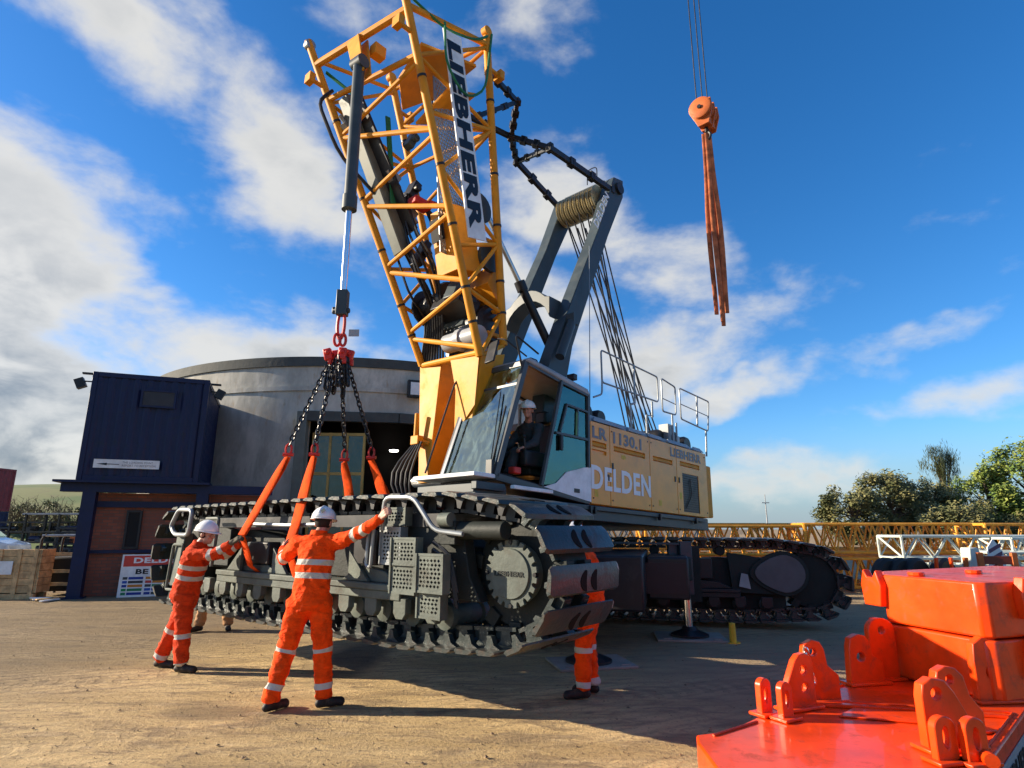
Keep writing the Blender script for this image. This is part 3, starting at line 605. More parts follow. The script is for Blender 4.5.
def crawler(fr, parent, full):
    """builds one track; fr: frame matrix (x along, y across from the seen face, z up)"""
    def mb(): return MB(fr)
    m = mb(); m.bx(-2.45, 2.3, .13, .15, 1.03, 1.148); m.build('shade_band', 'black', parent) if full else None  # black plate added to draw the shade band under the top run
    m = mb()   # frame casting
    m.prism([(-2.5, .34, .50), (2.25, .34, .52), (2.45, .34, .62), (2.5, .34, .85), (2.35, .34, 1.0), (1.4, .34, 1.0), (.6, .34, .9), (-.5, .34, .9), (-1.3, .34, 1.0), (-2.3, .34, .98), (-2.5, .34, .8)], (0, .40, 0))
    frame = m.build('track_frame', 'trackdk', parent, bevel=.012)
    P = 'track' if full else 'black'  # far track coloured black for the shade it stands in
    own = parent if full else frame
    m = mb(); m.bx(-1.62, 1.86, .03, .30, .455, .515); m.bx(-1.62, 1.86, .05, .09, .375, .455); m.bx(-1.62, 1.86, .10, .30, .37, .455); m.build('side_beam', P, own, bevel=.01)
    # lower rollers and bracket lugs
    xs = [-2.3+i*.415 for i in range(12)]
    for x in xs:
        m = mb(); m.prism([(x-.085, .06, .40), (x+.085, .06, .40), (x+.085, .06, .27), (x+.045, .06, .22), (x-.045, .06, .22), (x-.085, .06, .27)], (0, .07, 0))
        m.build('roller_lug', P, own, bevel=.008)
        m = mb(); m.lathe([(0, .05), (.02, .115), (.08, .115), (.10, .09), (.42, .09), (.44, .115), (.52, .115)], (x, .20, .265), (0, 1, 0), 16); m.build('track_roller', P, own)
    for x in (-1.9, -.7, .5, 1.6):
        m = mb(); m.lathe([(0, .07), (.02, .085), (.5, .085)], (x, .25, 1.12), (0, 1, 0), 14); m.build('carrier_roller', 'trackdk', own)
    # gussets, boxes
    for x, s_ in ((-.38, 1), (1.05, 1), (-1.1, -1)):
        m = mb(); m.prism([(x, .07, .52), (x+.32*s_, .07, .52), (x, .07, .80)], (0, .04, 0)); m.build('gusset', P, own, bevel=.005)
    m = mb(); m.prism([(-1.25, .12, .517), (-.35, .12, .517), (-.55, .12, .60), (-1.0, .12, .60)], (0, .12, 0)); m.build('support_foot', P, own, bevel=.01)
    m = mb(); m.prism([(.88, .12, .517), (1.75, .12, .517), (1.55, .12, .62), (1.15, .12, .66)], (0, .12, 0)); m.build('support_foot', P, own, bevel=.01)
    for x0, x1, z0, z1 in ((-1.0, -.5, .61, .86), (1.1, 1.45, .67, 1.0)):
        m = mb(); m.bx(x0, x1, .08, .24, z0, z1); m.build('mounting_block', 'black', own, bevel=.015)
    m = mb(); m.prism([(-2.75, .14, .55), (-1.55, .14, .55), (-1.55, .14, 1.0), (-2.2, .14, 1.12), (-2.9, .14, 1.02)], (0, .10, 0)); m.build('side_plate', 'trackdk', own, bevel=.01)
    m = mb(); m.prism([(1.75, .15, .45), (2.75, .15, .42), (2.62, .15, .62), (2.55, .15, .95), (2.2, .15, 1.02), (1.7, .15, 1.1)], (0, .12, 0)); m.build('side_plate', 'trackdk', own, bevel=.01)
    # hydraulic travel motor and hoses
    if full: m = mb(); m.tube((2.55, .12, 1.0), (3.05, .12, 1.0), .075, n=14); m.bx(2.35, 2.55, .04, .24, .88, 1.08); m.build('drive_motor', 'trackdk', own, bevel=.008)
    if full:
        m = mb(); m.tube((2.4, .02, 1.09), (2.52, .02, 1.09), .06, n=14); m.build('valve_cap', 'track', own)
        m = mb()
        for dz in (0, .06, .12): m.bend([(2.3, .03, .9-dz), (2.55, -.01, .8-dz), (2.6, .03, .5-dz)], .018, .1, 6)
        build_each(m, 'hydraulic_hose', 'black', own)
    # idler at the far end, sprocket and final drive at the near end
    m = mb(); m.lathe([(0, .2), (.03, .5), (.1, .52), (.34, .52), (.42, .5), (.44, .2)], (-2.93, .28, .66), (0, 1, 0), 32); m.build('idler_wheel', 'trackdk', own)
    m = mb(); m.lathe([(0, .3), (.02, .44), (.4, .44), (.42, .3)], (3.0, .33, .66), (0, 1, 0), 32)
    for i in range(11):
        a = 2*pi*i/11+.1
        for y in (.36, .62): m.box((3.0+.45*cos(a), y, .66+.45*sin(a)), (.13, .10, .12), Matrix.Rotation(-a, 3, 'Y'))
    m.build('sprocket', 'trackdk', own, bevel=.006)
    if full:
        oc = V((3.03, .245, .66)); loop = []
        for i in range(20):
            a = 2*pi*i/20
            for da, r_ in ((-.09, .268), (-.055, .268), (-.04, .236), (0, .225), (.04, .236), (.055, .268), (.09, .268)):
                aa = a+pi/20*0+da*1.25; loop.append((r_*cos(aa), r_*sin(aa)))
        m = mb(); m.plate(oc+V((0, -.045, 0)), (1, 0, 0), (0, 0, 1), loop, [], (0, .03, 0)); m.lathe([(0, .20), (.05, .215), (.14, .24)], oc+V((0, -.02, 0)), (0, 1, 0), 30)
        fd = m.build('final_drive', 'track', own, bevel=.004)
        m = mb(); m.lathe([(0, .193), (.012, .2), (.02, .2)], oc+V((0, -.062, 0)), (0, 1, 0), 36); m.build('drive_cover', 'track', fd)
        text("LIEBHERR", fr, oc+V((-.155, -.064, -.02)), (1, 0, 0), (0, 0, 1), .31, .04, 'trackdk', fd, .004)
        for i in range(4):
            a = radians(90*i); m = mb(); m.tube(oc+V((.247*cos(a), -.055, .247*sin(a))), oc+V((.247*cos(a), -.02, .247*sin(a))), .017, n=10); m.build('bolt', 'black', fd)
        # mesh step panels
        for (x0, x1, z0, z1, y0, y1, tilt, rail) in ((1.60, 1.88, .70, 1.02, .02, .10, .0, 1), (1.88, 2.20, .47, .70, -.08, -.02, -.02, 1), (1.90, 2.22, .71, .93, -.10, -.02, .05, 1), (2.24, 2.56, .50, .80, -.10, -.02, -.03, 1), (2.21, 2.49, .29, .48, -.05, -.01, -.02, 1), (1.62, 1.90, 1.05, 1.2, .05, .14, 0, 1)):
            m = mb(); ny_, nx_ = 9, 6; hol = []
            W_, H_ = x1-x0, z1-z0
            nx_ = max(4, int(W_/.05)); ny_ = max(3, int(H_/.04))
            for i in range(nx_):
                for j in range(ny_):
                    cx, cz = .03+(i+.5)*(W_-.06)/nx_+(.005 if j % 2 else -.005), .03+(j+.5)*(H_-.06)/ny_; rx, rz_ = (W_-.06)/nx_*.42, (H_-.06)/ny_*.42
                    hol.append([(cx-rx, cz), (cx, cz-rz_), (cx+rx, cz), (cx, cz+rz_)])
            m.plate((x0, y0, z0), (1, 0, 0), (0, 0, 1), [(0, 0), (W_, 0), (W_, H_), (0, H_)], hol, (0, .008, 0))
            for xx in (x0, x1): m.beam((xx, y0+.03, z0-.01), (xx, y0+.03, z1+.01), .018, .09, (0, 1, 0))
            for zz in (z0, z1): m.beam((x0, y0+.02, zz), (x1, y0+.02, zz), .05, .02)
            m.build('step_grating', 'track' if x0 != 1.60 else 'galv', own)
        m = mb(); m.bend([(1.66, -.02, 1.0), (1.70, -.04, 1.30), (2.10, -.04, 1.29), (2.36, -.02, 1.0), (2.66, .02, .97)], .022, .08, 10); m.build('hand_rail', 'galv', own)
        m = mb(); m.bend([(1.5, -.05, 1.02), (1.48, -.05, .68), (1.55, -.05, .66), (1.57, -.05, 1.02)], .017, .05, 8); m.build('hand_rail', 'galv', own)
        m = mb(); m.bend([(-2.80, -.02, .93), (-2.40, -.02, .93), (-2.36, -.02, 1.26), (-2.78, -.02, 1.27), (-2.98, -.02, 1.04)], .03, .07, 10, True); m.build('hand_rail', 'galv', own)
        m = mb(); m.bend([(-2.98, .02, .20), (-2.85, .0, .80), (-2.55, .0, .80), (-2.68, .02, .20)], .02, .04, 8, True); m.bend([(-1.95, .0, 1.14), (-1.62, .0, 1.14), (-1.68, .0, .55)], .022, .04, 8); build_each(m, 'step_frame', 'track', own)
        m = mb(); m.prism([(-2.92, .03, .25), (-2.75, .03, .25), (-2.6, .03, .95), (-2.86, .03, .95)], (0, .12, 0)); m.build('side_plate', 'track', own, bevel=.01)
        m = mb(); m.bend([(-1.0, .06, 1.07), (-.1, .05, 1.05), (.6, .05, 1.06)], .022, .04, 8); m.build('hydraulic_hose', 'galv', own)
    else:
        m = mb(); m.bx(-2.9, 2.6, .36, .66, .155, .52); m.build('chain_guard', 'trackdk', own)
        m = mb(); cx, cz = 2.56, .77
        lp = [(cx+.33*cos(a)*(1 if cos(a) > 0 else 1.35), cz+.30*sin(a)*(1 if cos(a) > 0 else 1-.28*abs(cos(a)))) for a in [2*pi*i/28 for i in range(28)]]
        lp2 = [(cx+(x-cx)*1.18, cz+(z-cz)*1.2) for x, z in lp]
        m.prism([(x, .10, z) for x, z in lp2], (0, .14, 0)); m.build('drive_housing', 'trackdk', own, bevel=.01)
        m = mb(); m.prism([(x, .07, z) for x, z in lp], (0, .03, 0)); m.build('inspection_cover', pbr('cover grey', (.085, .085, .09), .45, dirt=((.1, .09, .08), .5, 8)), own, bevel=.006, label='pale oval cover plate')
        m = mb(); m.prism([(1.05, .02, .30), (1.25, .02, .30), (1.25, .02, 1.2), (1.05, .02, 1.2)], (0, .12, 0)); m.build('gusset', 'trackdk', own)
        m = mb(); m.prism([(1.85, .06, .56), (2.03, .06, .52), (2.0, .06, .75), (1.9, .06, .77)], (0, .02, 0)); m.build('notice_plate', 'cabgrey', own)
    for (c, d) in PATH:
        out = V((d.z, 0, -d.x)) # outward: path runs counter-clockwise (x,z)
        loc = Matrix.Translation(c+V((0, 0, 0))) @ Matrix(((d.x, 0, out.x, 0), (0, 1, 0, 0), (d.z, 0, out.z, 0), (0, 0, 0, 1)))
        # keep right-handed: x=d, y=?, z=out ; y = z cross x
        yy = out.cross(d)
        loc = Matrix(((d.x, yy.x, out.x, c.x), (d.y, yy.y, out.y, c.y), (d.z, yy.z, out.z, c.z), (0, 0, 0, 1)))
        if yy.y < 0: loc = loc @ Matrix.Translation((0, -1.0, 0))
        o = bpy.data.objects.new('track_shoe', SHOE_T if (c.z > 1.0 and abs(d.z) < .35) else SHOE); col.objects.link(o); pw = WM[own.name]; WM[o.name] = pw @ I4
        o.parent = own; o.matrix_local = pw.inverted() @ fr @ loc; WM[o.name] = fr @ loc
        tag(o, None)
        if (c.x > 2.9 and abs(d.z) > .12):
            k = MB(fr @ loc); k.v = [v.co.copy() for v in MARK.vertices]; k.f = [tuple(p.vertices) for p in MARK.polygons]
            if parent is not None and full: k.build('grip_mark', 'rust', o, smooth=0)
    return frame
CR1 = rz((-2.49, 6.843, .58), -39.08)
tr = empty('crawler_track', CR1, 'grey steel crawler track hanging from orange slings in front of the crane', 'crawler track')
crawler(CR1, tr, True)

# ------------------------------------------------------------------ the crawler crane
KA = V((.67123863, .74014852, -.04023525)).normalized(); KB = V((-.74087975, .67161731, -.00523301)).normalized(); KC = KA.cross(KB).normalized(); KB = KC.cross(KA)
P1 = V((1.5741, 9.73147, 1.93159))
KF = Matrix(((KA.x, KB.x, KC.x, P1.x), (KA.y, KB.y, KC.y, P1.y), (KA.z, KB.z, KC.z, P1.z), (0, 0, 0, 1)))
crane = empty('crawler_crane', KF @ Matrix.Translation((-.9, 1.35, -1.95)), 'big yellow and grey crawler crane with a short lattice boom section raised over its cab', 'crane')
def kb(): return MB(KF)
# machinery house
m = kb(); m.bx(-.55, 3.58, .03, 2.7, 0, 1.32); house = m.build('machine_house', 'yellowh', crane, bevel=.02)
seams = [-.55, 0, 1.28, 2.28, 3.58]
for i in range(4):
    x0, x1 = seams[i]+.008, seams[i+1]-.008
    hol = []; slot = {0: (-.50, -.10), 1: (.12, 1.12), 2: (1.40, 2.12), 3: (2.42, 3.25)}[i]; z0 = .90 if i < 3 else .93
    rect = lambda a, b_, c, d: [(a, c), (b_, c), (b_, d), (a, d)]
    hol.append(rect(slot[0], slot[1], z0, z0+.09))
    if i == 0: hol.append(rect(-.50, -.10, .80, .86))
    if i == 3: hol.append(rect(2.50, 3.18, .07, .80))
    m = kb(); m.plate((0, 0, 0), (1, 0, 0), (0, 0, 1), rect(x0, x1, .012, 1.30), hol, (0, .028, 0)); d_ = m.build('side_door', 'yellowh', house, bevel=.004)
    m = kb(); m.bx(slot[0], slot[1], .012, .028, z0, z0+.09) if False else m.prism([(slot[0], .002, z0+.02), (slot[1], .002, z0+.02), (slot[1], .026, z0+.09), (slot[0], .026, z0+.09)], (0, .002, 0)); m.build('louvre', 'yellow', house)
    m = kb(); hx = {0: -.06, 1: .07, 2: 2.2, 3: 2.36}[i]; m.bx(hx-.02, hx+.02, -.012, 0, .60 if i else .4, .70 if i else .5); m.build('door_handle', 'black', house)
m = kb(); m.bx(2.50, 3.18, .012, .029, .07, .80); gr = m.build('radiator_grille', 'black', house)
m = kb()
for i in range(16): m.bx(2.51, 3.17, .004, .011, .09+i*.044, .098+i*.044)
m.bend([(2.6, -.004, .15), (2.85, -.004, .4), (2.8, -.004, .7)], .008, .1, 6); m.build('grille_slats', 'trackdk', gr)
m = kb(); m.prism([(-.55, .06, 1.323), (3.58, .06, 1.323), (3.5, .14, 1.40), (-.5, .14, 1.45)], (0, 2.5, 0)); m.build('roof', 'cabgrey', house)
for x, l in ((-.45, .95), (.6, .6), (1.3, .6), (2.0, .95), (3.05, .45)):
    m = kb(); m.prism([(x, -.002, 1.32), (x+l, -.002, 1.32), (x+l-.08, .05, 1.40), (x+.08, .05, 1.40)], (0, .02, 0)); m.build('roof_edge', 'cabgrey', house)
m = kb(); m.bx(3.60, 4.35, .25, 2.45, .05, 1.15); m.build('counterweight', 'yellow', house, bevel=.03)
text("LR", KF, (-.50, -.003, 1.04), (1, 0, 0), (0, 0, 1), .42, .19, 'letterg', house, .003)
text("1130.1", KF, (.10, -.003, 1.03), (1, 0, 0), (0, 0, 1), .90, .20, 'letterg', house, .003)
text("LIEBHERR", KF, (2.05, -.003, 1.07), (1, 0, 0), (0, 0, 1), 1.28, .17, 'letterg', house, .003)
text("DELDEN", KF, (-.54, -.004, .24), (1, 0, 0), (0, 0, 1), 1.81, .37, 'letterw', house, .003, bold=.03)
# upper deck under house and cab
m = kb(); m.bx(-3.0, 3.55, .02, 2.75, -.24, -.012); m.bx(-2.0, 3.3, -.03, .015, -.09, -.02); m.build('deck_frame', 'grey', crane, bevel=.01)
m = kb()
for x in (-1.5, -1.42, -.62, -.5, 1.5, 2.9): m.bx(x-.02, x+.02, -.06, -.005, -.14, -.03)
build_each(m, 'deck_bracket', 'black', crane)
# cab: side profile
CP = [(-2.64, .26), (-2.07, 1.90), (-.58, 1.70), (-.58, .03)]
cabx = kb(); cabx.prism([(-2.66, 0, .16), (-.58, 0, -.01), (-.58, 0, .05), (-2.64, 0, .25)], (0, 1.08, 0)); cabo = cabx.build('cab', 'cabframe', crane, bevel=.01)
m = kb(); m.prism([(-2.14, -.03, 1.90), (-2.05, -.03, 1.97), (-.62, -.03, 1.80), (-.55, -.03, 1.68)], (0, 1.14, 0)); m.build('cab_roof', 'cabgrey', cabo, bevel=.03)
def cp(t_, x, z): return None
for y in (.02, 1.06):
    for a, b_, w_ in (((-2.65, .22), (-2.09, 1.90), .085), ((-2.09, 1.89), (-.60, 1.69), .07), ((-.61, 1.7), (-.61, .03), .07), ((-2.64, .22), (-.58, .04), .06)):
        m = kb(); m.beam((a[0], y, a[1]), (b_[0], y, b_[1]), .05, w_, (0, 1, 0) if False else (1, 0, 0) if abs(a[0]-b_[0]) < .1 else (0, 0, 1)); m.build('cab_pillar', 'cabframe', cabo)
m = kb(); m.beam((-2.11, .0, 1.87), (-2.11, 1.08, 1.87), .06, .07); m.beam((-2.65, 0, .22), (-2.65, 1.08, .22), .06, .07); m.beam((-2.22, 0.03, 1.55), (-2.22, 1.05, 1.55), .03, .035); m.build('windscreen_frame', 'cabframe', cabo)
m = kb(); m.prism([(-2.68, .05, .25), (-2.12, .05, 1.86), (-2.12, 1.04, 1.86), (-2.68, 1.04, .25)], (.008, 0, 0)); ws_ = m.build('windscreen', 'glassf', cabo)
m = kb(); m.beam((-2.70, .06, .3), (-2.40, .1, 1.2), .012, .03); m.beam((-2.66, .10, .4), (-2.30, .30, 1.45), .01, .02); m.bx(-2.73, -2.68, .02, .12, .22, .42); m.build('wiper', 'black', cabo)
m = kb(); m.prism([(-2.70, .99, .27), (-2.14, .99, 1.84), (-2.14, 1.04, 1.84), (-2.70, 1.04, .27)], (.012, 0, 0)); m.build('windscreen_edge', 'cabgrey', cabo)
# rear half of the side: glazed door slid back, with lower white panel
m = kb(); m.beam((-1.30, -.01, 1.78), (-1.76, -.01, .17), .05, .05, (1, 0, 0)); m.beam((-1.30, -.01, 1.76), (-.62, -.01, 1.69), .04, .04); m.beam((-.62, -.01, 1.69), (-.62, -.01, .55), .04, .04, (1, 0, 0)); m.beam((-1.44, -.012, .97), (-.62, -.012, .98), .03, .035); m.beam((-1.17, -.014, 1.45), (-1.34, -.014, 1.0), .03, .03, (1, 0, 0)); m.beam((-.9, -.014, 1.42), (-.92, -.014, 1.0), .03, .03, (1, 0, 0)); m.beam((-1.18, -.014, 1.44), (-.64, -.014, 1.42), .03, .03); m.build('cab_door', 'cabframe', cabo)
m = kb(); m.prism([(-1.28, .002, 1.76), (-.63, .002, 1.69), (-.63, .002, .53), (-1.20, .002, .42), (-1.44, .002, .22), (-1.74, .002, .19)], (0, .006, 0)); m.build('door_glass', 'glass', cabo)
m = kb(); m.prism([(-1.70, -.014, .16), (-.56, -.014, .03), (-.56, -.014, .56), (-.72, -.014, .54), (-1.18, -.014, .42), (-1.42, -.014, .24)], (0, .015, 0)); m.build('lower_panel', 'white', cabo)
m = kb(); m.bx(-1.36, -1.30, -.05, -.01, .72, .95); m.build('door_handle', 'black', cabo, bevel=.01)
m = kb(); m.bx(-.66, -.62, .05, 1.04, .06, .75); m.prism([(-2.6, .05, .25), (-.66, .05, .08), (-.66, .05, .1), (-2.6, .05, .28)], (0, .98, 0)); m.bx(-2.0, -.66, 1.02, 1.05, .2, .95); m.build('cab_lining', 'darkint', cabo)
m = kb(); m.bx(-1.62, -1.1, .32, .8, .35, .5); m.beam((-1.15, .56, .45), (-.98, .56, 1.2), .46, .1, (1, 0, 0)); m.bx(-1.12, -.98, .45, .67, 1.22, 1.42); m.bx(-1.9, -1.2, .16, .28, .45, .68); m.bx(-1.9, -1.2, .86, .98, .45, .68); m.build('seat', 'black', cabo, bevel=.03)
m = kb(); m.beam((-1.5, 1.0, 1.05), (-.7, 1.0, 1.05), .03, .05); m.beam((-1.1, 1.0, .3), (-1.1, 1.0, 1.6), .03, .05, (1, 0, 0)); m.build('inner_trim', 'cabgrey', cabo)
m = kb(); m.beam((-2.45, .45, .3), (-2.3, .45, .75), .3, .12, (1, 0, 0)); m.tube((-1.85, .22, .65), (-1.88, .22, .85), .02); m.sphere((-1.88, .22, .87), .03); m.build('console', 'black', cabo, bevel=.01)
m = kb(); m.bx(-2.2, -2.05, .1, .22, .3, .4); m.build('fire_extinguisher', 'redh', cabo, bevel=.02)
m = kb(); m.prism([(-2.25, .3, .7), (-2.22, .3, 1.25), (-2.22, .62, 1.25), (-2.25, .62, .7)], (.02, 0, 0)); m.build('sun_screen', pbr('screen beige', (.5, .42, .25), .6), cabo)
# front step, side step, mirrors, lamps
m = kb(); m.bx(-3.05, -2.66, .0, 1.2, .18, .235); m.build('front_step', 'white', cabo, bevel=.01)
m = kb(); m.bx(-3.0, -2.4, .05, 1.15, -.02, .10); m.bx(-3.02, -2.5, -.02, .08, .02, .12); m.build('step_bracket', 'grey', cabo, bevel=.01)
m = kb(); m.bx(-2.55, -1.75, -.22, -.15, .05, .10); m.build('side_step', 'white', cabo, bevel=.008)
m = kb(); m.bend([(-2.88, 1.15, .3), (-2.42, 1.13, 1.72), (-2.27, 1.1, 1.86), (-2.15, 1.07, 1.88)], .014, .12, 8); m.bend([(-2.2, .0, 1.8), (-2.4, -.05, 2.2), (-1.9, -.05, 2.05)], .014, .06, 8); m.bend([(-2.35, .35, 2.25), (-2.45, .1, 2.15), (-2.1, .0, 1.97)], .012, .06, 8); m.build('grab_rail', 'black', cabo)
m = kb(); m.beam((-2.5, .35, 1.85), (-2.38, .38, 2.2), .18, .03, (1, 0, 0)); m.build('mirror', 'black', cabo, bevel=.01)
for x, y in ((-1.35, .3), (-.75, .2), (-2.0, .75)):
    m = kb(); m.tube((x, y, 1.85), (x, y, 1.95), .02); m.box((x, y, 2.0), (.1, .14, .1)); m.build('work_lamp', 'black', cabo, bevel=.01)
m = kb(); m.bend([(-1.7, .3, 1.9), (-1.7, .3, 2.12), (-1.5, .3, 2.12), (-1.5, .3, 1.88)], .01, .05, 6); m.build('lamp_guard', 'black', cabo)
for x, z_, w_, h_, mt_ in ((1.55, .12, .10, .10, 'ywpost'), (.35, .80, .12, .07, 'ywpost'), (-.45, .12, .10, .12, 'ywpost'), (2.36, .30, .08, .12, 'ywpost'), (-1.0, .14, .14, .06, 'letterb')):
    m = kb(); m.bx(x, x+w_, -.0175 if x < -.5 else -.003, -.015 if x < -.5 else -.0005, z_, z_+h_); m.build('warning_label', mt_, cabo if x < -.5 else house)
for x in (-.48, .06, 1.22, 1.34, 2.22, 2.34, 3.5):
    for z_ in (.10, 1.22): m = kb(); m.tube((x, .004, z_), (x, -.008, z_), .013, n=8); m.build('door_latch', 'black', house)
# roof rails of the house
def rail(pts, closed=True, r=.016):
    m = kb(); m.bend([(x, .1, z) for x, z in pts], r, .06, 8, closed); return m.build('guard_rail', 'galv', crane)
rail([(-.06, 2.63), (1.86, 2.59), (1.86, 2.09), (-.04, 2.06)]); rail([(-.04, 2.1), (-.05, 1.85), (-.3, 1.75)], False)
rail([(2.02, 2.60), (2.58, 2.54), (2.56, 1.96), (2.02, 1.94)]); rail([(2.76, 2.56), (4.12, 2.54), (4.0, 1.86), (2.77, 1.92)])
m = kb()
for a, b_ in (((1.0, 2.6), (1.0, 1.9)), ((1.0, 1.9), (.85, 1.85)), ((.85, 1.85), (.85, 1.4)), ((1.62, 2.05), (1.62, 1.75)), ((1.4, 1.75), (1.4, 1.4)), ((1.4, 1.75), (1.65, 1.78)), ((2.4, 1.94), (2.4, 1.4)), ((2.55, 1.8), (2.55, 1.4)), ((3.55, 2.55), (3.5, 1.88)), ((3.9, 1.88), (3.85, 1.3)), ((2.78, 2.23), (4.05, 2.2)), ((2.02, 2.2), (2.57, 2.18))): m.tube((a[0], .1, a[1]), (b_[0], .1, b_[1]), .02 if abs(a[0]-b_[0]) < .2 else .01, n=8)
build_each(m, 'rail_post', 'galv', crane)
for x, z, s_ in ((-.25, 1.55, .26), (.15, 1.52, .24), (2.2, 1.5, .26), (2.75, 1.52, .34), (3.3, 1.5, .3)):
    m = kb(); m.lathe([(0, s_*.5), (.06, s_*.6), (.5, s_*.6), (.56, s_*.4)], (x, .25, z-.02), (0, 1, 0), 14); build_each(m, 'exhaust_drum', 'black', crane)
m = kb(); m.bx(2.3, 2.5, .15, .35, 1.38, 1.75); m.bx(2.45, 2.7, .12, .3, 1.38, 1.55); build_each(m, 'winch_bracket', 'galv', crane)
# boom base section --------------------------------------------------------------
cB = (V((-4.28, .5, 6.83)), V((-2.4, .65, 2.03))); cA = (V((-4.57, 2.55, 6.94)), V((-2.22, 2.2, 2.22)))
cD = (V((-2.66, .5, 7.34)), V((-1.9, .65, 2.33))); cC = (V((-3.05, 2.5, 7.34)), V((-1.6, 2.2, 2.5)))
def on(c, f): return c[0].lerp(c[1], f)
bm_ = kb(); bm_.tube(on(cA, -.06), on(cA, 1), .062, n=12); boom = bm_.build('boom_section', 'yellow', crane)
rb = random.Random(3)
for i, (q, sz) in enumerate((((-2.35, 1.3, 3.0), (.4, .7, .25)), ((-2.1, 1.5, 2.75), (.3, .6, .2)), ((-2.75, 1.75, 3.9), (.12, .2, .5)), ((-2.55, 1.1, 3.1), (.2, .25, .3)), ((-2.95, 1.85, 5.0), (.14, .22, .35)), ((-3.3, 1.5, 5.6), (.12, .16, .3)))):
    m = kb(); m.box(q, sz, Matrix.Rotation(.35, 3, 'Y')); m.tube(V(q)+V((0, -sz[1]/2-.08, 0)), V(q)+V((0, sz[1]/2+.08, 0)), .06); m.build('hydraulic_unit', ('black', 'grey')[i % 2], boom, bevel=.015)
for c_, f_ in [(c_, f_) for c_ in (0, 1, 2, 3) for f_ in (.2, .45, .62, .8, .9)]:
    cc = ((V((-4.57, 2.55, 6.94)), V((-2.22, 2.2, 2.22))), (V((-4.28, .5, 6.83)), V((-2.4, .65, 2.03))), (V((-3.05, 2.5, 7.34)), V((-1.6, 2.2, 2.5))), (V((-2.66, .5, 7.34)), V((-1.9, .65, 2.33))))[c_]
    d_ = (cc[1]-cc[0]).normalized(); p_ = cc[0].lerp(cc[1], f_); m = kb(); m.tube(p_-d_*.018, p_+d_*.018, .070, n=12); m.build('cable_tie', 'black', boom)
for c in (cB, cC, cD): m = kb(); m.tube(on(c, -.03), on(c, 1), .062, n=12); m.build('chord', 'yellow', boom)
for c in (cA, cB, cD, cC):
    m = kb(); a = on(c, -.035); u = (c[0]-c[1]).normalized(); m.lathe([(-.05, .085), (.05, .085)], a+u*.06, KA if False else (0, 1, 0), 14); m.build('chord_pin', 'galv' if c is cA else 'yellow', boom)
    m = kb(); s_ = -1 if c in (cA, cB) else 1; p_ = on(c, .09 if c is cA else .08); m.tube(p_, p_+V((s_*.22, 0, 0)), .035); m.box(p_+V((s_*.26, 0, 0)), (.1, .16, .16)); m.build('walkway_stub', 'yellow', boom)
def strut(c0, f0, c1, f1, r=.036, mat='yellow'): m = kb(); m.tube(on(c0, f0), on(c1, f1), r, n=10); return m.build('brace', mat, boom)
strut(cA, .017, cB, .011, .06)
for f0, f1, r in ((.129, .14, .045), (.246, .16, .035), (.253, .349, .04), (.455, .366, .036), (.475, .568, .038), (.672, .588, .038), (.692, .78, .04), (.889, .80, .036), (.912, .974, .04), (1.0, .99, .045)): strut(cA, f0, cB, f1, r)
strut(cB, .0, cD, .0, .05)
lv = [.01, .14, .30, .46, .68, .80, .90, 1.0]
for c0, c1 in ((cB, cD), (cA, cC), (cC, cD)):
    for i in range(len(lv)-1):
        a, b_ = (c0, c1) if i % 2 else (c1, c0); strut(a, lv[i], b_, lv[i+1], .032)
    for f in (0.0, .30, .68, 1.0) : strut(c0, f, c1, f+ .0, .034)
# foot: two tapering box legs
def leg(a_top, a_bot, w0, w1, inner):
    m = kb(); 
    for (c0, c1, yo) in ((a_top, a_bot, inner),):
        f0, r0 = c0; vs = [f0, r0, r0+V((0, yo*w0, 0)), f0+V((0, yo*w0, 0))]; f1, r1 = c1; vs += [f1, r1, r1+V((0, yo*w1, 0)), f1+V((0, yo*w1, 0))]
        m.add(vs, [(0, 1, 2, 3), (7, 6, 5, 4), (0, 4, 5, 1), (1, 5, 6, 2), (2, 6, 7, 3), (3, 7, 4, 0)])
    return m.build('foot_leg', 'yellow', boom, bevel=.01)
leg((cA[1]+V((0, .06, .0)), cC[1]+V((0, .06, -.15))), (V((-2.35, 1.95, .25)), V((-2.05, 1.95, .25))), -.55, -.22, 1)
leg((cB[1]+V((0, -.04, .0)), cD[1]+V((0, -.04, -.15))), (V((-2.35, .95, .25)), V((-2.05, .95, .25))), .55, .22, 1)
m = kb(); m.prism([cB[1]+V((-.02, 0, 0)), cB[1]+V((-.02, .62, .05)), V((-2.38, 1.0, 1.05)), V((-2.42, .7, 1.3))], (.012, 0, 0)); m.build('foot_gusset', 'yellow', boom)
m = kb(); m.tube((-2.2, .7, .3), (-2.2, 2.2, .3), .09); m.build('foot_pin', 'steel', boom)
m = kb(); m.tube((-2.40, 2.02, 1.35), (-2.40, 2.02, .98), .035); m.bx(-2.47, -2.35, 1.88, 2.06, .84, .98); m.tube((-2.40, 2.0, .92), (-2.3, 1.8, .86), .035); m.build('grease_manifold', 'yellow', boom, bevel=.01)
m = kb()
for i in range(5): m.bend([(-2.42, 1.84+.04*i, .88), (-2.60-.05*i, 1.90+.07*i, .3), (-2.5, 1.8, -.4), (-2.1, 1.6, -.7)], .018, .5, 6)
build_each(m, 'hydraulic_hose', 'black', boom)
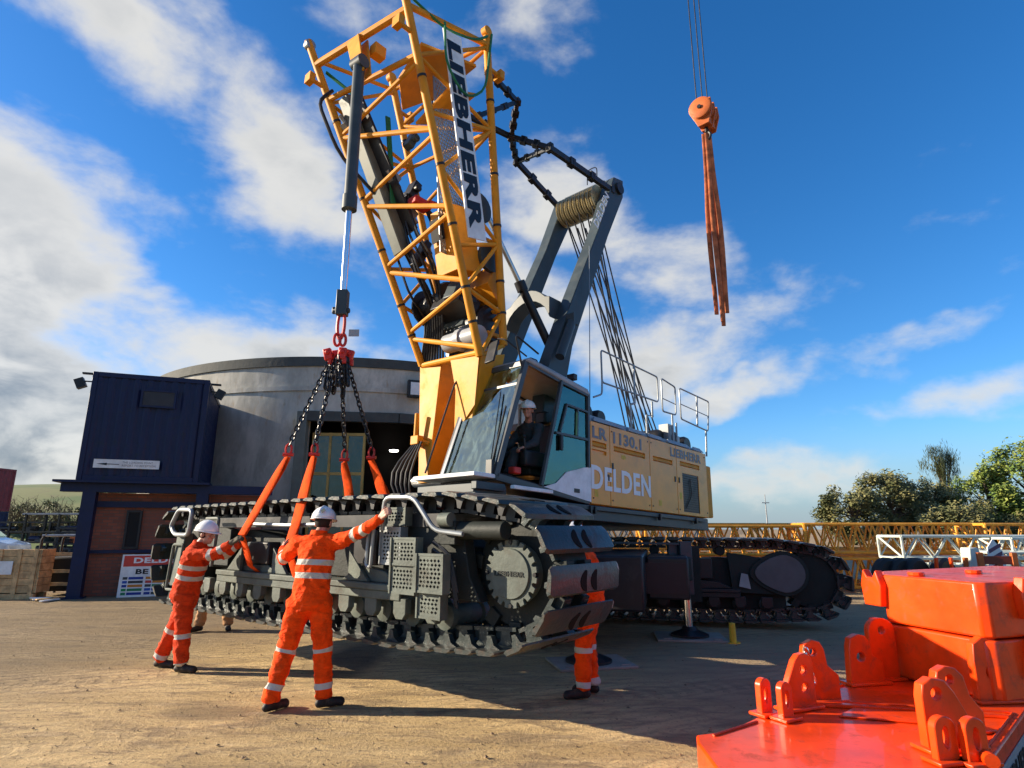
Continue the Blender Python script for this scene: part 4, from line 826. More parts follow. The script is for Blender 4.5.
# sign on the side, mesh walkway, head plates, inner mast, winch, hoses
s0, s1 = V((-3.66, .42, 6.86)), V((-2.94, .42, 3.66)); sd = (s0-s1).normalized(); sw = V((sd.z, 0, -sd.x)); 
m = kb(); m.prism([s0, s0+sw*.37, s1+sw*.37, s1], (0, .02, 0)); sg = m.build('name_plate', 'white', boom, label='white name board with black letters')
text("LIEBHERR", KF, s0+sw*.045-sd*.16+V((0, -.003, 0)), -sd, sw, 2.98, .28, 'letterb', sg, .004, bold=.052)
m = kb(); hol = []
o_ = V((-3.38, .95, 6.5)); u1 = (cD[1]-cD[0]).normalized(); u2 = V((0, 1, 0)).cross(u1)*-1
wx, wz = .62, 2.9
for i in range(10):
    for j in range(44):
        cx, cz = .04+(i+.5+(.25 if j % 2 else -.25))*(wx-.08)/10.6, .04+(j+.5)*(wz-.08)/44; hol.append([(cx-.017, cz), (cx, cz-.03), (cx+.017, cz), (cx, cz+.03)])
m.plate(o_, V((1, 0, 0)), u1, [(0, 0), (wx, 0), (wx, wz), (0, wz)], hol, (0, .012, 0)); m.build('mesh_walkway', 'galv', boom)
m = kb(); m.prism([V((-3.9, .62, 6.55)), V((-2.78, .62, 6.95)), V((-2.8, 1.5, 6.85)), V((-3.4, 1.7, 6.3)), V((-3.85, 1.2, 6.3))], (.02, 0, -.05)); m.prism([V((-3.35, .62, 6.1)), V((-2.75, .62, 6.4)), V((-2.9, 1.3, 6.1)), V((-3.4, 1.3, 5.8))], (.02, 0, -.04)); m.build('head_plate', 'yellow', boom, bevel=.01)
m = kb(); m.beam((-4.1, 2.2, 6.3), (-2.95, 1.95, 3.9), .24, .24, (0, 1, 0)); mast = m.build('assembly_mast', 'beam', boom, bevel=.02)
m = kb(); m.beam((-4.07, 2.02, 6.2), (-2.98, 1.76, 4.2), .05, .32, (0, 1, 0)); m.build('mast_rail', 'black', mast)
m = kb()
for q in ((-3.35, 1.8, 5.0), (-3.2, 2.2, 4.6), (-3.0, 1.75, 4.5), (-3.9, 2.35, 6.2), (-4.0, 2.3, 5.9), (-3.15, 1.95, 4.7)): m.box(q, (.13, .12, .17), Matrix.Rotation(.5, 3, 'Y')); m.tube(V(q)+V((-.15, 0, .1)), V(q)+V((.12, 0, -.1)), .035)
build_each(m, 'valve_block', 'galv', boom)
m = kb(); m.box((-3.0, 1.55, 4.62), (.34, .22, .13)); m.tube((-2.9, 1.45, 4.66), (-2.7, 1.4, 4.66), .05); m.build('hydraulic_block', 'redh', boom, bevel=.02)
m = kb()
for i in range(9):
    a = 1.7+.07*i; m.bend([(-3.15+.03*i, a, 4.8), (-3.05+.05*sin(i*2), a-.1, 4.2), (-2.75+.05*i*cos(i), a-.35, 3.6-.05*i), (-2.45+.02*i, a-.2, 3.0), (-2.2, a, 2.2)], .022, .3, 6)
for i in range(4): m.bend([(-2.9, 1.6, 4.7), (-2.6, 1.2+.1*i, 4.1), (-2.2, 1.1, 3.5), (-1.95, 1.2+.1*i, 3.9)], .018, .3, 6)
m.bend([(-4.3, 2.35, 6.4), (-4.5, 2.4, 6.1), (-4.1, 2.3, 5.3), (-3.5, 2.1, 4.8)], .03, .3, 8)
build_each(m, 'hydraulic_hose', 'black', boom)
m = kb(); m.lathe([(0, .1), (0, .30), (.05, .32), (.06, .2), (.62, .2), (.63, .32), (.68, .30), (.68, .1)], (-2.25, 1.5, 3.2), (0, 1, 0), 24); m.build('winch_drum', 'black', boom)
m = kb(); m.lathe([(0, .28), (.06, .34), (.8, .34), (.85, .2)], (-1.9, .85, 2.72), (0, 1, 0), 24); m.build('winch_drum', 'black', boom)
m = kb(); m.tube((-2.3, .75, 2.42), (-2.3, 1.5, 2.42), .15, n=16); m.tube((-2.3, 1.1, 2.42), (-2.3, 1.2, 2.42), .18, n=16); m.box((-2.15, 1.0, 2.25), (.2, .3, .2)); m.build('winch_motor', 'cabgrey', boom)
m = kb(); m.prism([(-2.98, .8, 4.35), (-2.55, .8, 4.45), (-2.3, .8, 3.45), (-2.75, .8, 3.35)], (0, .5, 0)); m.build('control_box', 'yellow', boom, bevel=.01)
m = kb(); m.prism([(-3.0, .98, 4.2), (-2.99, 1.28, 4.2), (-2.90, 1.28, 3.85), (-2.91, .98, 3.85)], (-.012, 0, -.003)); m.build('box_opening', 'darkint', boom)
m = kb(); m.lathe([(0, .1), (.01, .26), (.08, .26), (.09, .1)], (-2.45, .72, 4.5), (0, 1, 0), 20); m.lathe([(0, .1), (.01, .24), (.08, .24), (.09, .1)], (-2.15, .72, 3.75), (0, 1, 0), 20); build_each(m, 'sheave', 'grey', boom)
m = kb(); m.bx(-2.4, -1.75, 1.0, 1.8, 3.1, 3.14); m.bx(-2.1, -1.75, .8, 1.9, 2.5, 2.56); m.prism([(-2.0, .75, 3.7), (-1.85, .75, 3.6), (-1.9, .75, 3.0), (-2.2, .75, 3.3)], (0, .5, 0)); m.build('cross_plate', 'yellow', boom, bevel=.006)
m = kb()
m.bend([on(cB, -.03)+V((0, 0, .05)), V((-3.6, .45, 6.9)), V((-3.0, .42, 7.12)), on(cD, -.02)+V((.05, -.03, .1))], .022, .2, 6)
m.bend([V((-3.65, .4, 6.95)), V((-3.62, .36, 6.2)), V((-3.2, .36, 5.85)), V((-2.75, .4, 6.3)), on(cD, -.02)+V((.05, -.06, .1))], .02, .3, 6)
m.beam((-4.4, 2.45, 6.75), (-3.8, 2.2, 6.4), .06, .02); m.beam((-3.55, 1.85, 6.1), (-3.3, 1.85, 4.6), .09, .02, (0, 1, 0))
build_each(m, 'lifting_strap', 'green', boom)
# pivot bracket of the assembly cylinder
top = V((-2.17, 7.23, 8.02)); inv = KF.inverted()
tl = inv @ top
mid = on(cA, .017).lerp(on(cB, .011), .46)
m = kb(); m.prism([mid+V((-.06, -.16, 0)), mid+V((-.06, .16, 0)), tl+V((0, .12, -.16)), tl+V((0, -.12, -.16))], (.03, 0, 0)); m.prism([mid+V((.10, -.16, 0)), mid+V((.10, .16, 0)), tl+V((.12, .12, -.16)), tl+V((.12, -.12, -.16))], (.03, 0, 0)); m.box(mid+V((.22, -.3, -.25)), (.2, .16, .2)); m.build('cylinder_bracket', 'yellow', boom, bevel=.01)
def wb(): return MB()
m = wb(); m.tube(top+V((0, 0, .05)), (-2.17, 7.23, 5.75), .082, n=20); m.tube((-2.17, 7.23, 5.92), (-2.17, 7.23, 5.72), .10, n=20); m.lathe([(-.1, .1), (.1, .1)], top, (.8, -.6, 0), 16); cyl = m.build('lifting_cylinder', 'grey', crane)
m = wb(); m.tube((-2.17, 7.23, 5.75), (-2.17, 7.23, 4.48), .042, n=16); m.build('piston_rod', 'chrome', cyl)
m = wb(); m.box((-2.17, 7.23, 4.40), (.14, .13, .34)); m.tube((-2.27, 7.23, 4.30), (-2.07, 7.23, 4.30), .035, n=10); m.box((-2.27, 7.23, 4.30), (.05, .05, .09)); m.build('rod_eye', 'grey', cyl, bevel=.012)
# A-frame ------------------------------------------------------------------------
for y in (.58, 1.9):
    pr = [(1.26, 6.93), (1.62, 7.02), (1.60, 6.6), (.98, 5.40), (-.22, 2.75), (-.60, 1.3), (-1.02, 1.3), (-.95, 2.1), (-.42, 3.25), (.66, 5.45)]
    m = kb(); m.prism([(x, y, z) for x, z in pr], (0, .26, 0)); la = m.build('a_frame_leg', 'grey', crane, bevel=.015)
    m = kb(); m.tube((1.42, y-.06, 6.72), (1.42, y+.32, 6.72), .13, n=18); m.build('pivot_pin', 'black', la)
    if y < 1: text("DELDEN", KF, (.62, y-.004, 5.42), (.43, 0, .9), (-.9, 0, .43), 1.02, .17, 'letterw', la, .003, bold=.03); aleg = la
m = kb(); cbp = [(y, 3.25+.42*sin(pi*(y-.84)/(1.9-.84))**.6) for y in [.84+1.06*i/10 for i in range(11)]]
cbt = [(y, max(z+.12, 3.55)) for y, z in cbp][::-1]
m.prism([(-.55, y, z+.02) for y, z in cbp]+[(-.55, y, z+.12) for y, z in cbt], (.34, 0, .0)); m.build('cross_beam', 'grey', crane, bevel=.01)
m = kb(); m.bx(1.28, 1.58, .84, 1.9, 6.86, 6.98); m.build('head_beam', 'grey', crane, bevel=.01)
for i in range(9):
    y = .90+i*.112; m = kb(); m.lathe([(0, .29), (.015, .31), (.035, .27), (.055, .31), (.07, .29)], (1.20, y, 6.50), (0, 1, 0), 28); m.build('rope_sheave', 'gold', crane)
m = kb(); m.bend([(1.1, .9, 6.9), (1.1, .9, 7.25), (1.1, 1.15, 7.25), (1.1, 1.15, 6.9)], .012, .1, 6); m.build('rope_guard', 'black', crane)
# pendants folded between the head and the boom
pd = {'N1': (1.2, .62, 6.6), 'F1': (1.25, 1.95, 6.66), 'N2': (-.80, .66, 6.50), 'F2': (-.34, 1.9, 7.03), 'X': (-1.17, 1.3, 6.84), 'Y': (-1.46, .9, 7.22), 'Z': (-2.50, .62, 7.0), 'U': (-1.75, 1.6, 6.78), 'Vv': (-2.6, .7, 6.1), 'Q': (-2.7, 1.7, 6.9)}
pd = {k: V(v) for k, v in pd.items()}
for a, b_, r in (('N1', 'N2', .06), ('F1', 'F2', .06), ('N2', 'F2', .045), ('N2', 'X', .05), ('F2', 'X', .055), ('X', 'Y', .06), ('Y', 'Z', .05), ('X', 'Q', .05), ('Y', 'Vv', .04)):
    m = kb(); A_, B_ = pd[a], pd[b_]; m.beam(A_, B_, r*1.3, r*2)
    for f in (.0, .33, .36, .66, .69, 1): c = A_.lerp(B_, f); dd_ = (B_-A_).normalized()*.05; m.beam(c-dd_, c+dd_, r*2.1, r*2.8)
    m.build('pendant_link', 'black', crane, bevel=.006)
m = kb(); m.tube((-1.75, 1.3, 4.95), (-.95, 1.12, 3.72), .045, n=12); kc = m.build('strut_cylinder', 'steel', crane)
m = kb(); m.tube((-1.0, 1.13, 3.8), (-.42, .92, 2.75), .075, n=14); m.tube((-1.03, 1.14, 3.86), (-.95, 1.12, 3.7), .10, n=14); m.build('cylinder_barrel', 'black', kc)
m = kb(); m.tube((-.75, .45, 2.4), (-.35, .5, 3.15), .08, n=14); m.box((-.33, .5, 3.2), (.14, .16, .2)); m.build('erecting_cylinder', 'grey', crane)
m = kb(); m.prism([(-1.9, 1.9, 4.2), (-1.3, 1.9, 3.6), (-.7, 1.9, 3.0), (-.9, 1.9, 1.5), (-1.9, 1.9, 1.5)], (0, .1, 0)); m.build('side_plate', 'grey', crane, bevel=.01)
for i in range(12):
    f = i/11; a = V((.98+.5*(f), .95+.9*((i*5) % 12)/12, 6.25-.1*f)); b_ = V((2.3+1.5*f, .9+.35*((i*7) % 12)/12, 1.42))
    m = kb(); m.tube(a, b_, .016, n=6); m.build('hoist_rope', 'black', crane)
m = kb(); m.tube((.35, .3, 6.0), (-.05, .08, 1.45), .007, n=6) if False else m.tube((.28, .55, 4.9), (-.12, .3, 1.45), .008, n=6); m.build('signal_cable', 'galv', crane)
# undercarriage: standing on its far track and on jacks
UF = rz((.35, 9.75, 0), -13.9)
m = MB(UF); m.bx(-1.7, 1.7, -1.25, 1.35, .55, 1.25); m.bx(1.72, 2.3, -.4, .9, .62, 1.2); und = m.build('undercarriage', 'black', crane, bevel=.03)
m = MB(UF); m.lathe([(0, .95), (.5, .95), (.52, 1.1), (.62, 1.1)], (-.2, .1, 1.25), (0, 0, 1), 32); m.build('slewing_ring', 'black', und)
m = MB(UF); m.bx(1.4, 2.25, -.42, -.405, .70, 1.12); m.build('ballast_plate', 'maroon', und)
for (x, y, s0_) in ((2.665, 9.62, 1), (.93, 7.85, 0)):
    m = MB(); m.bx(x-.09, x+.09, y-.09, y+.09, .62, 1.40); m.bx(x-.24, x-.1, y+.02, y+.14, .66, 1.36); jk = m.build('support_jack', 'grey' if s0_ else 'trackdk', und, bevel=.01)
    m = MB(); m.tube((x, y, .62), (x, y, .12), .055, n=16); m.build('jack_ram', 'chrome', jk)
    m = MB(); m.lathe([(.03, .28), (.06, .28), (.12, .12), (.17, .09)], (x, y, 0), (0, 0, 1), 20); m.build('jack_foot', 'black', jk)
    m = MB(); m.beam((x, y, 1.0), UF @ V((1.2 if s0_ else .6, -.5, .95)), .3, .34); m.build('outrigger_arm', 'trackdk', und, bevel=.02)
m = MB(); m.beam((1.5, 9.75, 1.38), (2.7, 9.55, 1.36), .03, .03); m.bx(1.44, 1.56, 9.7, 9.8, 1.28, 1.46); m.build('jack_pipe', 'grey', und)
CR2 = rz((1.96, 10.85, .10), -13.9)
f2 = crawler(CR2, crane, False)
m = MB(CR2); m.bx(-2.0, .6, -1.6, .25, .5, .95); m.build('track_beam', 'black', crane, bevel=.02)
# steel mats under the jacks and a short yellow post
for (x, y, w_, d_, a, l) in ((2.66, 9.62, 1.0, .75, -8, 'grey steel plate under the jack beside the yellow post'), (.95, 7.85, .95, .7, 12, 'grey steel plate on the ground behind the hidden worker’s boots')):
    F_ = rz((x, y, 0), a); m = MB(F_); m.bx(-w_/2, w_/2, -d_/2, d_/2, 0, .03)
    for q in (-.35, .35): m.beam((q*w_-.06, -d_/2+.06, .034), (q*w_+.06, -d_/2+.06, .034), .02, .02)
    tag(m.build('jack_plate', 'cond', bevel=.006), l, 'steel plate')
yp = empty('marker_post', (3.17, 9.22, 0), 'short yellow post standing behind the jack plate', 'post')
m = MB(rz((3.17, 9.22, 0), 0)); m.tube((0, 0, 0), (0, 0, .26), .05, .045, 14); m.sphere((0, 0, .26), (.045, .045, .015)); m.build('post', 'ywpost', yp); m = MB(rz((3.17, 9.22, 0), 0)); m.lathe([(0, .10), (.012, .10)], (0, 0, 0), (0, 0, 1), 14); m.build('base_flange', 'ywpost', yp)

# ------------------------------------------------------------------ slings and chains
ring = V((-2.17, 7.23, 4.28))
cs = empty('chain_sling', ring+V((0, 0, -.5)), 'four-legged black chain sling with red fittings hanging from the rod of the grey cylinder', 'chain sling')
m = wb(); m.pipe([ring+V((.05*sin(a), -.02*sin(a), -.17+.19*cos(a))) for a in [2*pi*i/20 for i in range(20)]], .022, 8, True); m.build('master_link', 'redh', cs)
hubz = ring.z-.42
for i in range(2):
    m = wb(); m.pipe([V((ring.x+(.035*(i*2-1)), ring.y, hubz+.05))+V((.03*sin(a), .03*sin(a), .08*cos(a))) for a in [2*pi*k/16 for k in range(16)]], .018, 8, True); m.build('sub_link', 'redh', cs)
for i, (dx, dy) in enumerate(((-.13, -.02), (-.05, .06), (.06, -.06), (.12, .04))):
    m = wb(); c = V((ring.x+dx, ring.y+dy, hubz-.15)); m.box(c, (.10, .07, .15), Matrix.Rotation(dx*2, 3, 'Y')); m.tube(c+V((0, -.06, .02)), c+V((0, .06, .02)), .03, n=10); m.box(c+V((.03, .0, -.09)), (.05, .05, .08)); m.build('shortening_hook', 'redh', cs, bevel=.012)
m = wb(); m.box((ring.x+.17, ring.y, hubz+.14), (.13, .01, .09)); m.build('rating_tag', 'cabgrey', cs)
def chain(p0, p1, L=.085, r=.0105, w_=.026):
    p0, p1 = V(p0), V(p1); d = p1-p0; n_ = max(2, int(d.length/(L*.72))); d.normalize(); a = d.orthogonal().normalized(); b_ = d.cross(a); m = wb(); st = (p1-p0).length/n_
    for i in range(n_):
        c = p0+d*(i+.5)*st; s_ = a if i % 2 else b_; m.pipe([c+d*(L*.5*cos(t_))*1.0+s_*(w_*(.5*abs(sin(t_))+.5)*(1 if sin(t_) > 0 else -1)*(abs(sin(t_))**.4)) for t_ in [2*pi*k/10 for k in range(10)]], r, 5, True)
    return m
EY = [V((-2.72, 7.02, 2.62)), V((-2.46, 6.92, 2.58)), V((-2.10, 7.62, 2.66)), V((-1.75, 7.55, 2.62))]
def px3(x, y, Yw):
    u = (x-512)/600; v = (384-y)/600; P_ = radians(13.5); r = V((u, cos(P_)-v*sin(P_), sin(P_)+v*cos(P_))); return V((0, 0, 1.6))+r*(Yw/r.y)
EY = [V((-2.63, 7.05, 2.41)), V((-2.29, 6.95, 2.40)), V((-2.12, 7.60, 2.41)), V((-1.77, 7.55, 2.43))]
LOW = [V((-3.15, 7.22, 1.52)), V((-2.39, 6.66, 1.38)), V((-2.10, 8.02, 1.86)), V((-1.52, 7.62, 1.84))]
LAB = ['orange round sling reaching the gloved hand of the leaning worker', 'orange round sling running down behind the worker seen from the back',
       'short orange sling hanging nearly upright in front of the glazed door', 'short orange sling at the far right of the four, in front of the dark doorway']
for i in range(4):
    m = chain((ring.x+(-.10, -.04, .03, .10)[i], ring.y, hubz-.20), EY[i]+V((0, 0, .14))); m.build('chain_leg', 'chain', cs)
    m = wb(); e = EY[i]; m.pipe([e+V((.035*sin(a), 0, .09+.065*cos(a))) for a in [2*pi*k/14 for k in range(14)]], .014, 6, True); m.tube(e+V((-.06, 0, .03)), e+V((.06, 0, .03)), .022, n=10); m.build('end_shackle', 'redh', cs)
    sg_ = MB(); lo = LOW[i]; d = lo-e; d.normalize()
    side = V((.78, -.63, 0)) if i < 2 else V((.78, -.63, 0)); up = side.cross(d).normalized()
    wds = [.07, .13, .16, .18, .18, .17, .16, .15]
    for layer in (-1, 1):
        secs = []
        for k, wv_ in enumerate(wds):
            f = k/7; c = e.lerp(lo, f)+up*(.012*layer*(1+.6*sin(f*7+i)))+side*(.008*sin(f*9+i*2+layer)); secs.append((c, side*(wv_*.5*(1-.1*(layer > 0))), up*.014))
        sg_.loft(secs, 10)
    # wraps round the near edge and under the frame
    if i < 2:
        c1 = lo; c2 = lo+V((.08, .12, -.35)); c3 = lo+V((.25, .35, -.55))
        sg_.loft([(c1, side*.055, up*.02), (c1.lerp(c2, .5), side*.075, up*.018), (c2, side*.06, up*.018), (c3, side*.06, up*.018)], 10)
    sg_.build('round_sling', 'sling', label=LAB[i], cat='lifting sling', group='orange slings holding the suspended track')

for i in range(7):    # slack chain looped up at the hooks
    a = i*2.4; c0 = V((ring.x+.11*cos(a), ring.y+.08*sin(a), hubz-.18)); L_ = .34+.12*((i*3) % 5)/4; pts = [c0+V((.035*sin(pi*k/6)*cos(a+1), .035*sin(pi*k/6)*sin(a+1), -L_*sin(pi*k/6))) for k in range(7)]
    m = wb()
    for k in range(6):
        q_ = chain(pts[k], pts[k+1]); m.add(q_.v, q_.f)
    m.build('slack_chain', 'chain', cs)
# hook block of a crane out of the picture
HB = Matrix.Translation((4.44, 12, 10.3))
hk = empty('hook_block', HB, 'rusty orange crane hook block hanging from three wire ropes in the sky', 'hook block')
F_ = Matrix.Translation((4.44, 12, 10.78)) @ Matrix.Rotation(radians(-38), 4, 'Z') @ Matrix.Scale(.78, 4)
z = 0.0
m = MB(F_); pl = [(-.28, z+.34), (.05, z+.46), (.30, z+.40), (.33, z+.05), (.20, z-.40), (-.12, z-.42), (-.26, z-.05)]
for y in (-.30, -.02, .26): m.prism([(x, y, zz) for x, zz in pl], (0, .05, 0))
m.bx(-.15, .2, -.28, .29, z-.34, z-.1); m.build('cheek_plate', 'rustor', hk, bevel=.01)
for y in (-.42, -.2, .08):
    m = MB(F_); m.lathe([(0, .12), (.0, .30), (.02, .33), (.06, .28), (.10, .33), (.12, .30), (.12, .12)], (0, y, z+.12), (0, 1, 0), 24); build_each(m, 'sheave', 'rustor', hk)
m = MB(F_); m.tube((0, -.46, z+.12), (0, .36, z+.12), .06); m.build('axle', 'black', hk)
m = MB(F_); m.tube((.02, 0, z-.34), (.02, 0, z-.5), .06); m.pipe([(.02+.10*sin(a), 0, z-.62+.13*cos(a)) for a in [2*pi*k/16*.8 for k in range(16)]], .04, 8); m.build('hook', 'black', hk)
for q in (-.36, -.06, .20):
    m = MB(F_); m.tube((q*.25, q*1.0+.02, z+.3), (q*.25, q*1.0+.02, 44), .018, n=6); m.build('wire_rope', 'black', hk)
hs_ = V((4.44, 12, 10.24))
for i, (dx, dy, L_, mt) in enumerate(((-.13, .03, 4.35, 'slingd'), (-.03, -.05, 4.55, 'slingd'), (.06, .04, 4.60, 'slingd'), (.14, -.03, 4.35, 'slingd'))):
    m = MB(); secs = []
    for k in range(10):
        f = k/9; c = hs_+V((dx*(.45+.35*min(1, f*2.2))+.012*sin(f*8+i), dy*(.5+f), .12-L_*f)); wv_ = (.045, .05, .05, .052, .055, .056, .056, .054, .05, .045)[k]; secs.append((c, V((wv_, 0, 0)), V((0, .02, 0))))
    m.loft(secs, 10); m.build('hanging_sling', mt, label=('brown webbing sling, leftmost of the four under the orange hook block', 'brown webbing sling, second from left under the orange hook block', 'brown webbing sling, third from left and longest under the orange hook block', 'brown webbing sling, rightmost of the four under the orange hook block')[i], cat='lifting sling', group='worn slings hanging from the hook block')

# ------------------------------------------------------------------ people
def remesh(mb_, voxel, smooth_it=6, disp=None):
    me = bpy.data.meshes.new('tmp'); me.from_pydata(mb_.v, [], mb_.f); bm = bmesh.new(); bm.from_mesh(me); bmesh.ops.recalc_face_normals(bm, faces=bm.faces[:]); bm.to_mesh(me); bm.free()
    o = bpy.data.objects.new('tmp', me); col.objects.link(o)
    r_ = o.modifiers.new('r', 'REMESH'); r_.mode = 'VOXEL'; r_.voxel_size = voxel
    s_ = o.modifiers.new('s', 'SMOOTH'); s_.factor = .6; s_.iterations = smooth_it
    dg = bpy.context.evaluated_depsgraph_get(); dg.update(); out = bpy.data.meshes.new_from_object(o.evaluated_get(dg)); bpy.data.objects.remove(o)
    vs = [v.co.copy() for v in out.vertices]; ns = [v.normal.copy() for v in out.vertices]; fs = [tuple(p.vertices) for p in out.polygons]; bpy.data.meshes.remove(out)
    if disp: vs = [v+n_*disp(v, n_) for v, n_ in zip(vs, ns)]
    return vs, fs
def closest(p, a, b):
    d = b-a; f = max(0, min(1, (p-a).dot(d)/d.length_squared)); return f, (p-(a+d*f)).length
def hand(m, wr, fore, palm_n, curl=.5, s_=1., thumb=1):
    fore = fore.normalized(); palm_n = (palm_n-fore*palm_n.dot(fore)).normalized(); lat = fore.cross(palm_n).normalized()*thumb
    kn = wr+fore*.085*s_
    for q in (-.028, 0, .028): m.caps(wr+lat*q*.6*s_, kn+lat*q*s_, .017*s_, .016*s_, 8)
    for i, L in enumerate((.075, .083, .077, .060)):
        b_ = kn+lat*(.032-.021*i)*s_; d = fore.copy(); pn = palm_n.copy(); p = b_; k = L*s_*.42
        for j, r_ in enumerate((.0098, .009, .008)):
            ang = curl*(.5+.7*j); d2 = (d*cos(ang)+pn*sin(ang)).normalized(); q = p+d2*k; m.caps(p, q, r_*s_, r_*.92*s_, 8)
            pn = (pn*cos(ang)-d*sin(ang)).normalized(); d = d2; p = q; k *= .78
    b_ = wr+fore*.03*s_+lat*.028*s_; t1 = b_+(fore*.55+lat*.8+palm_n*.35).normalized()*.045*s_; t2 = t1+(fore*.85+lat*.25+palm_n*.5).normalized()*.035*s_
    m.caps(b_, t1, .0125*s_, .011*s_, 8); m.caps(t1, t2, .011*s_, .009*s_, 8)
def person(loc, label, J, face, look=None, coat='hivis', legs=None, glove=None, hat=True, voxel=.0075, curl=.7, trousers=None):
    root = empty('person', V(loc), label, 'person')
    J = {k: V(v) for k, v in J.items()}; face = V(face).normalized(); look = V(look or face).normalized()
    up = (J['neck']-J['pelvis']).normalized(); rt = face.cross(up).normalized(); fw = up.cross(rt).normalized()
    m = MB()     # bare body
    hc = J['head']; hz_ = (look.cross(V((0, 0, 1)))).normalized(); hu = hz_.cross(look).normalized(); rot = Matrix((hz_, look, hu)).transposed()
    H = lambda x, y, z_: hc+hz_*x+look*y+hu*z_
    m.sphere(hc+hu*.025, (.074, .092, .088), 16, 12, rot); m.sphere(H(0, .022, -.05), (.055, .068, .06), 14, 10, rot); m.sphere(H(0, .06, -.085), (.028, .026, .022), 10, 8, rot)
    m.caps(H(0, .088, .012), H(0, .108, -.022), .010, .015, 8); m.sphere(H(0, .082, -.056), (.024, .013, .010), 10, 6, rot); m.sphere(H(0, .085, .035), (.05, .012, .012), 10, 6, rot)
    for s_ in (-1, 1):
        m.sphere(H(.076*s_, -.005, -.005), (.012, .022, .032), 8, 8, rot); m.sphere(H(.036*s_, .062, -.022), (.026, .024, .022), 8, 8, rot)
        m.sphere(H(.028*s_, .080, .014), (.012, .010, .009), 8, 8, rot)
    m.caps(H(0, -.02, -.06), J['neck']-up*.03, .052, .062, 12)
    ch = J['pelvis'].lerp(J['neck'], .68)
    m.loft([(J['pelvis']-up*.08, rt*.10, fw*.08), (J['pelvis'], rt*.14, fw*.10), (J['pelvis'].lerp(J['neck'], .35), rt*.12, fw*.09), (ch, rt*.15, fw*.10), (J['neck']-up*.05, rt*.10, fw*.06)], 16)
    for s_ in 'LR':
        m.caps(ch, J['s'+s_], .05, .045, 10); m.caps(J['s'+s_], J['e'+s_], .04, .034, 10); m.caps(J['e'+s_], J['w'+s_], .036, .026, 10)
        m.caps(J['pelvis'], J['h'+s_], .09, .085, 10); m.caps(J['h'+s_], J['k'+s_], .075, .05, 10); m.caps(J['k'+s_], J['a'+s_], .05, .036, 10)
        fore = (J['w'+s_]-J['e'+s_]).normalized(); pn = J.get('p'+s_, V((0, 0, -1)))
        if not glove: hand(m, J['w'+s_], (fore+V(J.get('f'+s_, (0, 0, 0)))).normalized(), pn, curl, 1.0, 1 if s_ == 'R' else -1)
    vs, fs = remesh(m, voxel, 3)
    b_ = MB(); b_.v = vs; b_.f = fs; b_.build('body', 'skin', root, smooth=70)
    # eyes
    for s_ in (-1, 1): e = MB(); e.sphere(H(.028*s_, .0885, .012), (.010, .005, .005), 8, 6, rot); e.build('eye', 'darkint', root)
    if glove:
        for s_ in 'LR':
            m = MB(); fore = (J['w'+s_]-J['e'+s_]).normalized(); pn = J.get('p'+s_, V((0, 0, -1))); hand(m, J['w'+s_], (fore+V(J.get('f'+s_, (0, 0, 0)))).normalized(), pn, curl, 1.1, 1 if s_ == 'R' else -1); m.caps(J['w'+s_]-fore*.05, J['w'+s_]+fore*.02, .038, .034, 12)
            vs, fs = remesh(m, .0075, 3); b_ = MB(); b_.v = vs; b_.f = fs; b_.build('glove', glove, root, smooth=70)
    # coverall
    m = MB(); P_, Nk = J['pelvis'], J['neck']
    m.loft([(P_-up*.13, rt*.12, fw*.11), (P_-up*.05, rt*.175, fw*.145), (P_+up*.06, rt*.172, fw*.14), (P_.lerp(Nk, .35), rt*.165, fw*.135), (P_.lerp(Nk, .6), rt*.18, fw*.14), (P_.lerp(Nk, .8), rt*.185, fw*.13), (P_.lerp(Nk, .93), rt*.13, fw*.10), (Nk+up*.005, rt*.072, fw*.07)], 24)
    m.caps(J['sL'], J['sR'], .068, .068, 12)
    for s_ in 'LR':
        m.caps(P_.lerp(Nk, .8)+(J['s'+s_]-P_.lerp(Nk, .8))*.5, J['s'+s_], .09, .075, 12)
        m.caps(J['s'+s_], J['e'+s_], .076, .062, 14); fo_ = (J['w'+s_]-J['e'+s_]); m.caps(J['e'+s_], J['e'+s_]+fo_*.90, .062, .046, 14)
        m.caps(P_, J['h'+s_], .12, .118, 14); m.caps(J['h'+s_]-up*.0, J['k'+s_], .112, .086, 16); an = J['a'+s_]; m.caps(J['k'+s_], J['k'+s_].lerp(an, .9), .086, .078, 16); m.tube(J['k'+s_].lerp(an, .85), J['k'+s_].lerp(an, 1.02), .080, .076, 16)
    def disp(v, n_):
        q = V((v.x*7, v.y*7, v.z*15)); a = noise.noise(q*1.0+V((3, 1, label.__len__()))); b2 = 1-abs(noise.noise(V((v.x*9+v.z*6, v.y*9, v.z*11-v.x*5))))*2
        return .013*a+.012*b2*b2*(1 if b2 > 0 else 0)-.003
    vs, fs = remesh(m, .013, 4, disp)
    b_ = MB(); b_.v = vs; b_.f = fs; cv = b_.build('coverall' if trousers is None else 'jacket', coat, root, smooth=80)
    tor, la, aa = [], [], []
